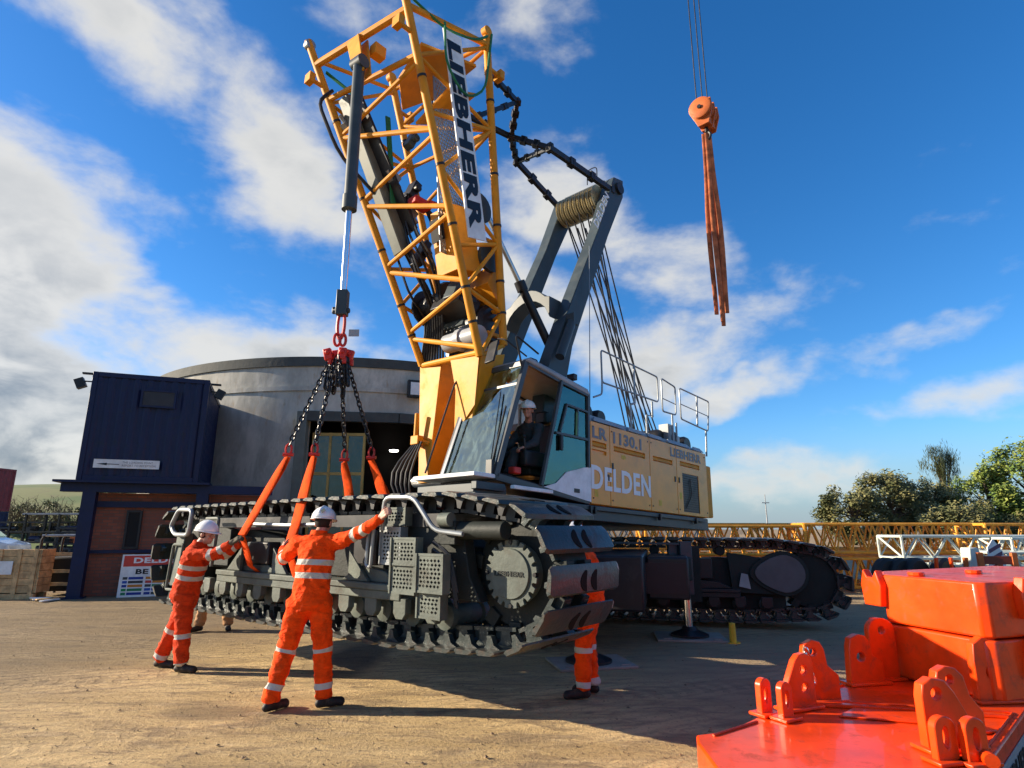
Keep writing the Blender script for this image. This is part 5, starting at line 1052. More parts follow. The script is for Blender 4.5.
    for v in vs:
        f = (v-P_).dot(up); best = min(('t', 0, min((v-P_.lerp(Nk, q)).length-.16 for q in (0, .2, .4, .6, .8))), *[('l', (f1*(J['k'+s_]-J['h'+s_]).length if seg == 0 else (J['k'+s_]-J['h'+s_]).length+f1*(J['a'+s_]-J['k'+s_]).length), d1-.1) for s_ in 'LR' for seg, (f1, d1) in enumerate((closest(v, J['h'+s_], J['k'+s_]), closest(v, J['k'+s_], J['a'+s_])))], *[('a', (f1*(J['e'+s_]-J['s'+s_]).length if seg == 0 else (J['e'+s_]-J['s'+s_]).length+f1*(J['w'+s_]-J['e'+s_]).length), d1-.065) for s_ in 'LR' for seg, (f1, d1) in enumerate((closest(v, J['s'+s_], J['e'+s_]), closest(v, J['e'+s_], J['w'+s_])))], key=lambda q: q[2])
        tor.append(f if best[0] == 't' or (best[0] == 'l' and f > .05) else (.6 if best[0] == 'a' else -.2)); la.append(best[1] if best[0] == 'l' else 0); aa.append(best[1] if best[0] == 'a' else 0)
    for nm, arr in (('tor', tor), ('leg', la), ('arm', aa)):
        at = cv.data.attributes.new(nm, 'FLOAT', 'POINT'); at.data.foreach_set('value', arr)
    m = MB(); m.loft([(Nk+up*(-.02), rt*.085, fw*.085), (Nk+up*.03, rt*.075, fw*.075), (Nk+up*.03, rt*.06, fw*.06), (Nk-up*.02, rt*.06, fw*.06)], 18); m.build('collar', coat, root)
    # boots
    for s_ in 'LR':
        an = J['a'+s_]; td = V(J.get('t'+s_, face)); td.z = 0; td.normalize(); sd_ = td.cross(V((0, 0, 1))); m = MB(); g_ = V((an.x, an.y, an.z-.10))
        m.caps(an+V((0, 0, .03)), g_+V((0, 0, .055)), .052, .045, 12); m.caps(g_-td*.035+V((0, 0, .045)), g_+td*.06+V((0, 0, .05)), .04, .045, 12); m.caps(g_+td*.06+V((0, 0, .045)), g_+td*.16+V((0, 0, .042)), .045, .040, 12)
        m.caps(g_+td*.16+sd_*.012+V((0, 0, .036)), g_+td*.17-sd_*.012+V((0, 0, .036)), .036, .036, 10)
        vs, fs = remesh(m, .011, 3); vs = [V((v.x, v.y, max(v.z, an.z-.096))) for v in vs]; b_ = MB(); b_.v = vs; b_.f = fs; bt = b_.build('boot', 'boot', root, smooth=60)
    if hat:
        o_ = hc+hu*.042
        m = MB(); n_, k_ = 28, 9; vs2 = []
        for j in range(k_+1):
            th = pi/2*j/k_
            for i in range(n_):
                a = 2*pi*i/n_; vs2.append(o_+hz_*(.116*cos(a)*cos(th))+look*(.142*sin(a)*cos(th)-.004)+hu*(.122*sin(th)))
        m.add(vs2, [(j*n_+i, j*n_+(i+1) % n_, (j+1)*n_+(i+1) % n_, (j+1)*n_+i) for j in range(k_) for i in range(n_)])
        br = []
        for i in range(n_):
            a = 2*pi*i/n_; f = max(0, sin(a)); br.append((o_+hz_*(.117*cos(a))+look*(.143*sin(a)-.004)+hu*.003, o_+hz_*(.126*cos(a))+look*((.152+.045*f**1.5)*sin(a)-.004)-hu*(.006+.01*f)))
        m.add([q for p_ in br for q in p_], [(2*i, 2*i+1, (2*i+3) % (2*n_), (2*i+2) % (2*n_)) for i in range(n_)])
        ht = m.build('hard_hat', 'hat', root, smooth=50); md = ht.modifiers.new('s', 'SOLIDIFY'); md.thickness = .004
        m = MB(); m.pipe([o_+look*(.14*cos(a)-.004)+hu*(.123*sin(a)+.002) for a in [pi*(.12+.76*k/12) for k in range(13)]], .007, 6); m.build('hat_ridge', 'hat', root)
    if hat and coat == 'hivis': m = MB(); c_ = o_-look*.118+hu*.062+hz_*.035; nn = (-look*.85+hu*.5+hz_*.2).normalized(); ax_ = hz_; ay_ = nn.cross(ax_).normalized(); m.prism([c_+nn*.012+ax_*.026, c_+nn*.012+ay_*.03, c_+nn*.012-ax_*.026, c_+nn*.012-ay_*.03], nn*.003); m.build('helmet_sticker', 'beam', root)
    m = MB(); m.sphere(H(0, -.012, .02), (.079, .092, .085), 16, 12, rot)
    m.v = [v-look*max(0, (v-hc).dot(look)-.045) if (v-hc).dot(look) > .045 else v for v in m.v]; m.v = [v+hu*max(0, -.05-(v-hc).dot(hu)) for v in m.v]; m.build('hair', 'hair', root, smooth=60)
    return root
# worker seen from behind, arms out to the track
person((-1.92, 5.97, 0), 'worker in bright orange seen from behind, arms spread, right hand on the hand rail',
 dict(head=(-1.86, 6.08, 1.645), neck=(-1.88, 6.02, 1.545), pelvis=(-1.90, 5.97, .97), sL=(-2.08, 6.03, 1.45), sR=(-1.69, 5.99, 1.47), eL=(-2.26, 6.18, 1.30), wL=(-2.36, 6.42, 1.40), eR=(-1.42, 5.83, 1.56), wR=(-1.215, 5.66, 1.69),
  hL=(-2.00, 5.97, .90), hR=(-1.81, 5.99, .90), kL=(-2.09, 5.99, .50), kR=(-1.775, 6.05, .50), aL=(-2.17, 5.90, .10), aR=(-1.73, 6.02, .10), tL=(.55, .85, 0), tR=(.95, .55, 0), pL=(.7, .3, -.2), pR=(.2, .8, -.3), fR=(.1, .0, .2)), (.12, .99, 0), (.1, .95, -.08))
# worker leaning in from the left
person((-3.95, 7.5, 0), 'worker in dirty orange coveralls leaning sideways on the left, gloved hand on an orange sling',
 dict(head=(-3.665, 7.42, 1.525), neck=(-3.74, 7.43, 1.42), pelvis=(-3.86, 7.47, .86), sL=(-3.68, 7.60, 1.30), sR=(-3.72, 7.26, 1.30), eL=(-3.46, 7.55, 1.30), wL=(-3.24, 7.45, 1.44), eR=(-3.45, 7.20, 1.30), wR=(-3.25, 7.18, 1.43),
  hL=(-3.86, 7.56, .80), hR=(-3.83, 7.40, .80), kL=(-4.02, 7.60, .43), kR=(-3.80, 7.40, .45), aL=(-4.16, 7.66, .10), aR=(-3.78, 7.40, .10), tL=(1, -.1, 0), tR=(1, -.15, 0), pL=(.3, -.3, -1), pR=(.3, .6, -.6)), (1, -.12, 0), (.97, -.12, -.12), coat='hivisd', glove='glove')
# worker behind the end of the track
person((.72, 6.43, 0), 'worker in orange coveralls standing mostly hidden behind the track end, legs showing below it',
 dict(head=(.62, 6.42, 1.50), neck=(.74, 6.43, 1.37), pelvis=(.80, 6.43, .90), sL=(.72, 6.25, 1.28), sR=(.76, 6.62, 1.28), eL=(.52, 6.2, 1.08), wL=(.34, 6.25, 1.2), eR=(.56, 6.66, 1.08), wR=(.38, 6.6, 1.2),
  hL=(.79, 6.34, .84), hR=(.81, 6.52, .84), kL=(.70, 6.34, .47), kR=(.76, 6.53, .47), aL=(.69, 6.33, .10), aR=(.80, 6.52, .10), tL=(-1, -.15, 0), tR=(-1, .1, 0)), (-1, -.05, 0), (-1, 0, -.2), voxel=.010)
# worker far behind the track
person((-4.80, 10.25, 0), 'worker in tan trousers standing far behind the track, only lower legs visible under it',
 dict(head=(-4.80, 10.28, 1.55), neck=(-4.80, 10.25, 1.42), pelvis=(-4.80, 10.25, .88), sL=(-4.98, 10.25, 1.34), sR=(-4.62, 10.25, 1.34), eL=(-5.05, 10.15, 1.08), wL=(-4.98, 10.0, .9), eR=(-4.55, 10.15, 1.08), wR=(-4.6, 10.0, .9),
  hL=(-4.72, 10.25, .82), hR=(-4.90, 10.25, .82), kL=(-4.62, 10.3, .47), kR=(-4.94, 10.2, .47), aL=(-4.60, 10.35, .10), aR=(-4.98, 10.18, .10), tL=(.5, -.9, 0), tR=(-.4, -.9, 0)), (.1, -1, 0), coat='tan', voxel=.012)
# operator in the cab
def K(a, b, c): return KF @ V((a, b, c))
lk = (KF.to_3x3() @ V((-.9, -.35, -.1)))
person(tuple(K(-1.42, .55, .2)), 'crane operator in dark clothes and white hard hat sitting in the open cab, looking out', dict(
  head=K(-1.66, .34, 1.30), neck=K(-1.55, .42, 1.14), pelvis=K(-1.36, .56, .62), sL=K(-1.52, .24, 1.06), sR=K(-1.50, .62, 1.06), eL=K(-1.66, .20, .80), wL=K(-1.86, .24, .72), eR=K(-1.70, .66, .82), wR=K(-1.9, .7, .72),
  hL=K(-1.40, .46, .58), hR=K(-1.40, .66, .58), kL=K(-1.84, .42, .66), kR=K(-1.84, .72, .66), aL=K(-1.98, .40, .34), aR=K(-1.98, .72, .34)), tuple(KF.to_3x3() @ V((-1, -.1, 0))), tuple(lk), coat='jacket', voxel=.010)

# ------------------------------------------------------------------ orange ballast bottom right
ZB = .444
base = empty('ballast_base', (2.6, 4.4, 0), 'glossy orange steel base beam with lugs on top, lying in the near right corner', 'ballast')
pb = [(1.03, 3.70), (1.06, 3.83), (1.26, 3.89), (1.52, 4.14), (2.54, 4.98), (3.1, 5.42), (4.6, 6.7), (5.4, 5.9), (4.3, 5.2), (3.29, 4.24), (2.31, 3.30), (1.55, 2.55), (1.0, 3.05)]
m = wb(); m.prism([(x, y, .06) for x, y in pb], (0, 0, ZB-.06)); m.build('beam_body', 'red', base, bevel=.012)
m = wb(); m.prism([(x*.98+.05, y*.98+.08, .0) for x, y in pb], (0, 0, .06)); m.build('timber_bearer', 'wood', base)
# shallow recess plate and weld strips on the top
m = wb(); m.prism([(x, y, ZB+.002) for x, y in ((2.05, 4.15), (2.3, 4.38), (2.62, 4.25), (2.72, 4.1), (2.5, 4.0))], (0, 0, .010)); m.build('pad_plate', 'red', base, bevel=.004)
m = wb(); m.beam((1.98, 4.42, ZB+.012), (3.1, 4.14, ZB+.012), .05, .022); m.build('cross_bar', 'red', base, bevel=.004)
m = wb(); m.beam((2.05, 4.52, ZB+.008), (3.2, 4.24, ZB+.008), .03, .014); m.build('cross_bar', 'red', base, bevel=.004)
d = V((3.29-2.31, 4.24-3.30, 0)).normalized()
o_ = V((2.31, 3.30, 0))+d*.30+V((d.y, -d.x, 0))*.003
m = wb(); m.prism([o_+V((0, 0, .14)), o_+d*1.02+V((0, 0, .14)), o_+d*1.02+V((0, 0, .36)), o_+V((0, 0, .36))], V((d.y, -d.x, 0))*.004); pl_ = m.build('name_panel', 'cabgrey', base)
text("LIEBHERR", I4, o_+V((d.y, -d.x, 0))*.0085+d*.06+V((0, 0, .18)), d, (0, 0, 1), .90, .14, 'letterb', pl_, .002)
def lug(p, ang, W_, H_, th, prof, holes, parent=base, z0=ZB, lean=0., mat='red', name='lug'):
    """upright lug plate: prof is an outline in units of width/height"""
    F_ = rz((p[0], p[1], z0), ang) @ Matrix.Rotation(lean, 4, 'X'); m = MB(F_)
    hl = [[(hx*W_+hr*cos(a), hz*H_+hr*ey*sin(a)) for a in [2*pi*k/16 for k in range(16)]] for hx, hz, hr, ey in holes]
    m.plate((-W_/2, -th/2, .0), (1, 0, 0), (0, 0, 1), [(x*W_, z_*H_) for x, z_ in prof], hl, (0, th, 0))
    o = m.build(name, mat, parent, bevel=.006)
    m = MB(F_); m.bx(-W_/2-.03, W_/2+.03, -th/2-.04, th/2+.04, 0.002, .022); m.build('weld_pad', 'red', o, bevel=.005)
    return o
def rnd(x0, x1, z0, z1, r, n=6):    # round-topped outline
    c = (x0+x1)/2; out = [(x0, z0)]; out += [(c-(x1-x0)/2*cos(pi*k/(2*n)), z1-r+r*sin(pi*k/(2*n))) for k in range(2*n+1)]; return out+[(x1, z0)]
A1 = [(0, 0), (1, 0), (1, .80), (.93, .95), (.75, 1), (.55, .98), (.40, .88), (.02, .38)]
A2 = [(0, 0), (1, 0), (1, .42), (.72, .58), (.66, .85), (.55, .97), (.35, 1), (.12, .93), (.05, .75), (.02, .4)]
lug((1.61, 4.20), 30, .10, .22, .045, rnd(0, 1, 0, 1, .2), [(.5, .55, .018, 2.6)])
lug((1.70, 4.10), 30, .10, .22, .045, rnd(0, 1, 0, 1, .2), [(.5, .55, .018, 2.6)])
lug((1.89, 4.33), 22, .26, .34, .05, A1, [(.66, .70, .030, 1), (.66, .38, .030, 1)])
lug((2.12, 4.50), 8, .27, .40, .05, A2, [(.35, .80, .025, 1)])
lug((2.70, 4.98), 12, .30, .36, .06, A2, [(.36, .55, .035, 1)])
lug((2.92, 5.10), 12, .24, .46, .05, rnd(0, 1, 0, 1, .2), [(.5, .8, .03, 1)])
lug((2.36, 3.60), 10, .31, .36, .06, [(0, 0), (.98, 0), (1, .28), (.66, .80), (.50, .96), (.25, 1), (.05, .92), (0, .75)], [(.30, .78, .032, 1)])
lug((2.62, 3.88), 8, .29, .36, .06, [(0, 0), (.98, 0), (1, .30), (.75, .55), (.66, .85), (.50, .97), (.28, 1), (.08, .93), (.02, .75)], [(.34, .8, .025, 1)])
lug((2.20, 3.40), 12, .13, .22, .045, rnd(0, 1, 0, 1, .25), [(.5, .55, .020, 2.6)])
lug((2.34, 3.38), 12, .13, .22, .045, rnd(0, 1, 0, 1, .25), [(.5, .55, .020, 2.6)])
lug((3.32, 4.50), 6, .30, .42, .06, [(0, 0), (1, 0), (1, .3), (.85, .8), (.6, .97), (.3, 1), (.05, .9), (0, .6)], [(.42, .45, .045, 1)])
lug((3.62, 4.80), 6, .30, .42, .06, [(0, 0), (1, 0), (1, .3), (.85, .8), (.6, .97), (.3, 1), (.05, .9), (0, .6)], [(.42, .45, .045, 1)])
for (xa, ya, xb, yb) in ((1.15, 3.80, 1.5, 4.05), (2.0, 4.60, 2.5, 4.93), (2.45, 3.50, 3.2, 4.22)):
    m = wb(); pts_ = [V((xa+(xb-xa)*k/24, ya+(yb-ya)*k/24, ZB+.004+.002*(k % 2))) for k in range(25)]; m.pipe(pts_, .008, 6); m.build('weld_bead', 'red', base)
m = wb(); m.tube((2.36, 3.30, ZB+.04), (2.5, 3.75, ZB+.04), .035); m.build('lug_pin', 'red', base)
sc_ = empty('shackle_chain', (2.03, 4.40, ZB), 'small bright chain hanging between the two plates of the nearest lug pair', 'chain')
m = chain((2.0, 4.40, ZB+.36), (2.03, 4.42, ZB+.17), .05, .006, .016); m.build('links', 'chrome', sc_)
m = wb(); m.pipe([V((2.03+.025*cos(a), 4.42, ZB+.15+.03*sin(a))) for a in [2*pi*k/12 for k in range(12)]], .008, 6, True); m.build('shackle', 'chrome', sc_)
ps = [(3.06, 5.20), (3.27, 4.46), (3.33, 4.43), (5.0, 4.95), (5.7, 5.7), (4.9, 6.4), (3.3, 5.6)]
for (z0, z1, lab) in ((ZB+.01, .842, 'lower orange counterweight slab, standing on the orange base beam'), (.856, 1.226, 'upper orange counterweight slab, topmost of the stack at the right edge')):
    sl_ = empty('counterweight_slab', (4.0, 5.1, z0), lab, 'counterweight', 'orange counterweight slabs stacked on the base')
    m = wb(); m.prism([(x, y, z0) for x, y in ps], (0, 0, z1-z0)); m.build('slab_body', 'red', sl_, bevel=.015)
    for (x, y, a) in ((3.03, 5.27, 100), (3.68, 4.50, 17), (4.5, 4.75, 17)):
        F_ = rz((x, y, 0), a); m = MB(F_); H_ = z1+.035
        m.prism([(-.09, -.03, z0+.12), (.09, -.03, z0+.12), (.11, -.03, H_-.12), (.07, -.03, H_), (.03, -.03, H_-.06), (-.03, -.03, H_-.06), (-.07, -.03, H_), (-.11, -.03, H_-.12)], (0, .07, 0)); m.build('locating_lug', 'red', sl_, bevel=.008)
    for (x, y) in ((3.25, 5.05), (3.9, 5.3), (4.6, 5.2), (3.7, 4.45)):
        if z1 > 1: m = wb(); m.prism([(x+.06*cos(a), y+.06*sin(a), z1+.001) for a in [2*pi*k/10 for k in range(10)]], (0, 0, .03)); m.build('stacking_cone', 'red', sl_, bevel=.006)

# ------------------------------------------------------------------ lattice boom sections at the back
def lattice(x, y, z0, L, H_, W_, ang, mat, label, group, bays=7, r=.038):
    F_ = rz((x, y, z0), ang); t_ = empty('lattice_section', F_, label, 'boom section', group)
    for yy in (0, W_):
        for zz in (r, H_-r):
            m = MB(F_); m.tube((0, yy, zz), (L, yy, zz), r, n=8); m.build('chord', mat, t_)
    for yy in (0, W_):
        m = MB(F_)
        for i in range(bays):
            x0, x1 = L*i/bays, L*(i+1)/bays; xm = (x0+x1)/2
            m.tube((x0, yy, r), (xm, yy, H_-r), r*.6, n=6); m.tube((xm, yy, H_-r), (x1, yy, r), r*.6, n=6)
        m.build('side_lacing', mat, t_)
    for zz in (r, H_-r):
        m = MB(F_)
        for i in range(bays):
            x0, x1 = L*i/bays, L*(i+1)/bays; m.tube((x0, 0, zz), ((x0+x1)/2, W_, zz), r*.5, n=6); m.tube(((x0+x1)/2, W_, zz), (x1, 0, zz), r*.5, n=6)
        m.build('cross_lacing', mat, t_)
    for xx in (0, L):
        m = MB(F_)
        m.tube((xx, 0, r), (xx, 0, H_-r), r, n=6); m.tube((xx, W_, r), (xx, W_, H_-r), r, n=6); m.tube((xx, 0, r), (xx, W_, r), r, n=6); m.tube((xx, 0, H_-r), (xx, W_, H_-r), r, n=6); m.tube((xx, 0, r), (xx, W_, H_-r), r*.8, n=6); m.build('end_frame', mat, t_)
    return t_
GO, GW = 'orange lattice sections stacked behind the crane', 'pale lattice sections stacked behind the orange slabs'
k = 0
names = ['lower left', 'upper left', 'lower middle', 'upper middle', 'lower right', 'upper right']
for (x, L, bays) in ((3.2, 4.2, 10), (7.6, 4.2, 11), (12.0, 3.6, 9)):
    for j, z0 in enumerate((.10, .92)):
        lattice(x+.15*j+R.uniform(-.2, .2), 15.9+.1*(x % 2), z0+R.uniform(-.03, .04), L, .78, 1.0, R.uniform(-3.0, 2.0), 'ltor', 'orange lattice boom section, %s of the front stack beyond the black track' % names[k], GO, bays); k += 1
for i, (x, y, z0, L, lab) in enumerate(((3.4, 17.0, .10, 5.2, 'lowest, left of the second row'), (8.8, 17.0, .10, 5.0, 'lowest, middle of the second row'), (14.0, 17.1, .10, 5.0, 'lowest, right of the second row'))):
    lattice(x, y, z0, L, .8, 1.0, .8, 'ltor', 'orange lattice boom section, '+lab, GO, 11)
for i, (x, L) in enumerate(((.5, 9.5), (10.3, 9.5))): lattice(x*.72, 17.4+i*.2, .98, L*.72, .76, 1.0, 1, 'ltor', ('orange lattice section of the rear row showing under the machine house', 'orange lattice section of the rear row, its top showing below the bushes')[i], GO, 10)
for i, (x, y, z0, L, H_, a) in enumerate(((9.05, 14.4, .88, 5.6, .56, 1), (9.1, 14.5, .2, 5.4, .58, -1.5), (10.2, 13.2, .62, 5.0, .5, -5), (10.6, 13.3, .05, 4.5, .5, -3), (1.7, 18.6, 1.1, 4.2, .55, 1), (9.6, 13.8, .30, 4.2, .52, -2), (11.2, 13.9, .90, 3.6, .5, 4))):
    lattice(x, y, z0, L, H_, .9, a, 'ltwh', ('pale grey lattice section, upper of the long back pair', 'pale grey lattice section, lower of the long back pair behind the wheels', 'pale grey lattice section at the right edge, upper of the near pair', 'pale grey lattice section at the right edge, lowest of the near pair', 'pale grey lattice section seen in the gap under the machine house', 'pale grey lattice section lying between the near and back pairs', 'short pale grey lattice section crossing above the others at the right edge')[i], GW, 8, .032)
for i in range(4):
    x = (8.20, 8.50, 8.82, 9.42)[i]
    F_ = rz((x, 13.7, .12), 20+i*3); w_ = empty('wheel', F_, ('black wheel standing at the left end of the pale lattice stack', 'black wheel, second from left by the pale lattice stack', 'black wheel directly left of the small orange frame', 'grey-rimmed wheel directly right of the small orange frame')[i], 'wheel', 'wheels standing by the pale lattice')
    m = MB(F_); m.lathe([(-.11, .26), (-.12, .36), (-.07, .42), (.07, .42), (.12, .36), (.11, .26)], (0, 0, .43), (0, 1, 0), 24); m.build('tyre', 'rubber', w_)
    m = MB(F_); m.lathe([(-.07, .26), (-.04, .1), (-.10, .09), (.06, .09), (.07, .26)], (0, 0, .43), (0, 1, 0), 20); m.build('rim', 'cabgrey' if i == 3 else 'black', w_)
of = empty('lifting_frame', rz((8.95, 13.3, 0), 10), 'small orange tubular stand in front of the pale lattice, left of the striped board', 'steel stand')
F_ = rz((8.95, 13.3, 0), 10)
for x in (0, .45):
    m = MB(F_); m.beam((x, 0, 0), (x*.8+.1, 0, .98), .05, .05); m.beam((x, .3, 0), (x, .3, .7), .05, .05); build_each(m, 'upright', 'red', of)
m = MB(F_); m.beam((0, 0, .35), (.45, 0, .35), .05, .05); m.beam((.0, .3, .68), (.45, .3, .68), .05, .05); m.beam((.02, 0, .65), (.45, 0, .65), .05, .04); m.build('cross_bar', 'red', of)
F_ = rz((9.52, 13.0, .0), 6); br_ = empty('winch_stand', F_, 'cream steel bracket with a purple and white striped board on its side', 'steel stand')
m = MB(F_); m.prism([(0, 0, 0), (.42, 0, 0), (.42, 0, .75), (.25, 0, 1.2), (.05, 0, 1.2), (0, 0, .7)], (0, .25, 0)); m.build('bracket', 'ltwh', br_, bevel=.02)
m = MB(F_); m.prism([(.42, -.02, .68), (.82, -.02, .66), (.78, -.02, 1.12), (.6, -.02, 1.38), (.44, -.02, 1.2)], (0, .02, 0)); sbd = m.build('striped_board', 'white', br_)
for q in range(3): m = MB(F_); z_ = .74+q*.17; m.prism([(.46, -.024, z_), (.76, -.024, z_+.14), (.76, -.024, z_+.22), (.46, -.024, z_+.08)], (0, .003, 0)); m.build('stripe', pbr('stripe purple', (.12, .05, .10), .5), sbd)
m = MB(F_); m.bx(.5, .62, .0, .2, 0, .62); m.build('leg', 'ltwh', br_)
F_ = rz((9.45, 12.6, 0), -8); rf_ = empty('steel_cradle', F_, 'rust red open steel cradle standing just behind the upper orange slab', 'steel stand')
for x in (0, .62):
    m = MB(F_); m.beam((x, 0, 0), (x, 0, 1.12), .10, .08, (0, 1, 0)); m.build('post', 'rustor', rf_, bevel=.006); m = MB(F_); m.beam((x, .5, 0), (x, .5, 1.0), .10, .08, (0, 1, 0)); m.build('post', 'rustor', rf_, bevel=.006)
for z_ in (.62, 1.02): m = MB(F_); m.bx(.05, .57, -.02, .02, z_-.13, z_+.03); m.build('shelf_plate', pbr('dark red steel', (.22, .04, .02), .5), rf_)
m = MB(F_); m.bx(-.1, .9, -.05, .45, .42, .50); m.build('cradle_base', 'ltwh', rf_)
hw = empty('cable_drum', (6.2, 15.0, 0), 'dark cable drum on the ground in front of the orange lattice stack', 'drum'); F_ = rz((6.2, 15.0, 0), 15)
m = MB(F_); m.lathe([(0, .1), (0, .42), (.06, .42), (.06, .25), (.3, .25), (.3, .42), (.36, .42), (.36, .1)], (0, -.2, .42), (0, 1, 0), 24); m.build('drum', 'black', hw)
mt = empty('mast', (34.0, 82, 0), 'thin pale mast far off on the horizon', 'mast'); m = MB(); m.tube((34, 82, 0), (34, 82, 6.0), .12, .05); m.build('pole', 'cabgrey', mt); m = MB(); m.beam((33.5, 82, 4.9), (34.5, 82, 4.9), .1, .1); m.build('cross_arm', 'cabgrey', mt)

# ------------------------------------------------------------------ left yard
CFr = rz((-11.65, 14.6, 0), 6); cr_ = empty('wooden_crate', CFr, 'pale wooden packing crate with a blank white label at the left edge', 'crate')
m = MB(CFr); m.bx(-1.2, .56, .04, 0.5, .14, 1.1); m.build('crate_lining', 'wood', cr_)
for j in range(6):
    m = MB(CFr); m.bx(-1.2, .56, 0, .035, .14+j*.163, .14+j*.163+.155); m.build('board', 'wood', cr_, bevel=.004)
for x in (-1.1, -.3, .12, .48):
    m = MB(CFr); m.bx(x-.05, x+.05, -.028, -.003, .02, 1.12); m.build('batten', 'wood', cr_, bevel=.004)
for j in range(6): m = MB(CFr); m.bx(.565, .60, .0, 0.5, .14+j*.163, .14+j*.163+.155); m.build('board', 'wood', cr_, bevel=.004)
m = MB(CFr); m.bx(-1.2, .56, -.02, .1, .0, .12); m.bx(-1.2, .56, 0.38, 0.48, .0, .12); m.build('bearer', 'wood', cr_)
m = MB(CFr); m.bx(-.28, .02, -.036, -.03, .55, .85); m.build('paper_label', 'white', cr_)
GFr = rz((-10.95, 15.3, 0), 8); gt = empty('steel_stillage', GFr, 'dark tubular steel stillage with timber battens between the crate and the blue column', 'stillage')
for x in (-.6, .72):
    for y in (0, .9): m = MB(GFr); m.bend([(x, y, 0), (x, y, 1.35), (x-.1 if x > 0 else x+.1, y, 1.45)], .03, .08, 8); m.build('post', 'black', gt)
m = MB(GFr); m.tube((-.6, 0, 1.42), (.66, 0, 1.42), .03, n=8); m.tube((-.6, .9, 1.42), (.66, .9, 1.42), .03, n=8); build_each(m, 'top_rail', 'galv', gt)
for z_ in (.28, .58, .98): m = MB(GFr); m.bx(-.6, .72, -.04, -.01, z_-.04, z_+.04); m.build('batten', 'wood', gt)
m = MB(GFr); m.beam((.34, -.08, .12), (.42, -.08, 1.12), .10, .04, (0, 1, 0)); m.build('plank', 'wood', gt)
m = MB(GFr); m.bx(-.55, .65, .1, .85, .1, .9); m.build('load', 'darkint', gt, bevel=.05)
pm = empty('offcut_pile', (-10.9, 14.45, 0), 'pale timber offcuts and wrapping lying on the ground beside the crate', 'offcuts')
for i in range(7): m = MB(rz((-10.9+.09*i, 14.5-.05*i, .02+.012*(i % 3)), 20*i-40)); m.bx(-.22, .22, -.04, .04, 0, .025); m.build('offcut', 'wood' if i % 2 else 'white', pm)
# parked van behind the crate
VF = rz((-25.2, 25.5, -.06), 10); vn = empty('parked_van', VF, 'silver-white van parked behind the wooden crate, only its roof and windscreen showing', 'van')
m = MB(VF)
m.prism([(0, 0, .45), (0, 0, 1.0), (.2, 0, 1.75), (2.2, 0, 1.85), (3.0, 0, 1.25), (4.0, 0, 1.0), (4.15, 0, .45)], (0, 1.7, 0)); m.build('body', 'car', vn, bevel=.08)
m = MB(VF); m.prism([(2.28, .08, 1.80), (2.98, .08, 1.29), (2.98, 1.62, 1.29), (2.28, 1.62, 1.80)], (.02, 0, .02)); m.build('windscreen', 'glassf', vn)
m = MB(VF); m.prism([(.5, -.01, 1.25), (2.2, -.01, 1.25), (2.5, -.01, 1.28), (2.1, -.01, 1.7), (.6, -.01, 1.65)], (0, .02, 0)); m.build('side_window', 'glass', vn)
for x in (.8, 3.3):
    for y in (-.02, 1.55): m = MB(VF); m.lathe([(0, .2), (0, .33), (.18, .33), (.18, .2)], (x, y, .33), (0, 1, 0), 20); wl_ = m.build('wheel', 'rubber', vn)
# containers further back
for i, (z0, mt_, lab) in enumerate(((0, 'bluep', 'dark blue container on the ground, lower of the two at the left edge'), (2.62, 'redc', 'maroon container stacked on the dark blue one at the left edge'))):
    F_ = rz((-35.6, 36.2, z0), -4)
    cn = empty('shipping_container', F_, lab, 'container'); F2 = rz((-37.8, 36.5, z0), -4); m = MB(F2); fr = container(m, 6.06, 2.44, 0, 2.59); m.build('container_wall', mt_, cn, smooth=0); fr.build('corner_frame', mt_, cn)
    if i: 
        for x in (5.3, 5.6): m = MB(F2); m.tube((x, -.05, .1), (x, -.05, 2.5), .03, n=8); m.build('locking_bar', 'cabgrey', cn)
# dark stacked steelwork under the bank
for i, (x, y, L, H_, c_) in enumerate(((-29, 33, 7, 1.9, 'black'), (-24.5, 31, 5.5, 2.3, 'trackdk'), (-20.5, 28, 3.0, 1.6, 'black'))):
    F_ = rz((x, y, 0), -5); st_ = empty('steel_rack', F_, ('dark steel rack of stored parts behind the silver van', 'dark steel rack with a long flat top below the grassy bank', 'low dark rack of tubes left of the blue column')[i], 'rack')
    for xx in (0, L*.33, L*.66, L): m = MB(F_); m.beam((xx, 0, 0), (xx, 0, H_), .1, .1, (0, 1, 0)); m.beam((xx, 1.2, 0), (xx, 1.2, H_), .1, .1, (0, 1, 0)); build_each(m, 'upright', c_, st_)
    for zz in (.4, .9, 1.4, H_): m = MB(F_); m.bx(-.2, L+.2, -.05, 1.25, zz-.04, zz+.04); m.build('shelf', 'cabgrey' if zz == H_ and i == 1 else c_, st_)
    rr = random.Random(i)
    for q in range(14):
        xx = rr.uniform(.2, L-.6); zz = rr.choice((.44, .94, 1.44)); 
        if zz > H_-.2: continue
        m = MB(F_); 
        if q % 2: m.tube((xx, .1, zz+.15), (xx+rr.uniform(.3, .9), .1, zz+.15), .12, n=10)
        else: m.bx(xx, xx+.5, .0, .6, zz, zz+rr.uniform(.15, .4))
        m.build('stored_part', ('black', 'grey', 'darkint', 'bluep', 'rustor')[q % 5 if q % 5 != 4 or q == 4 else 0], st_)

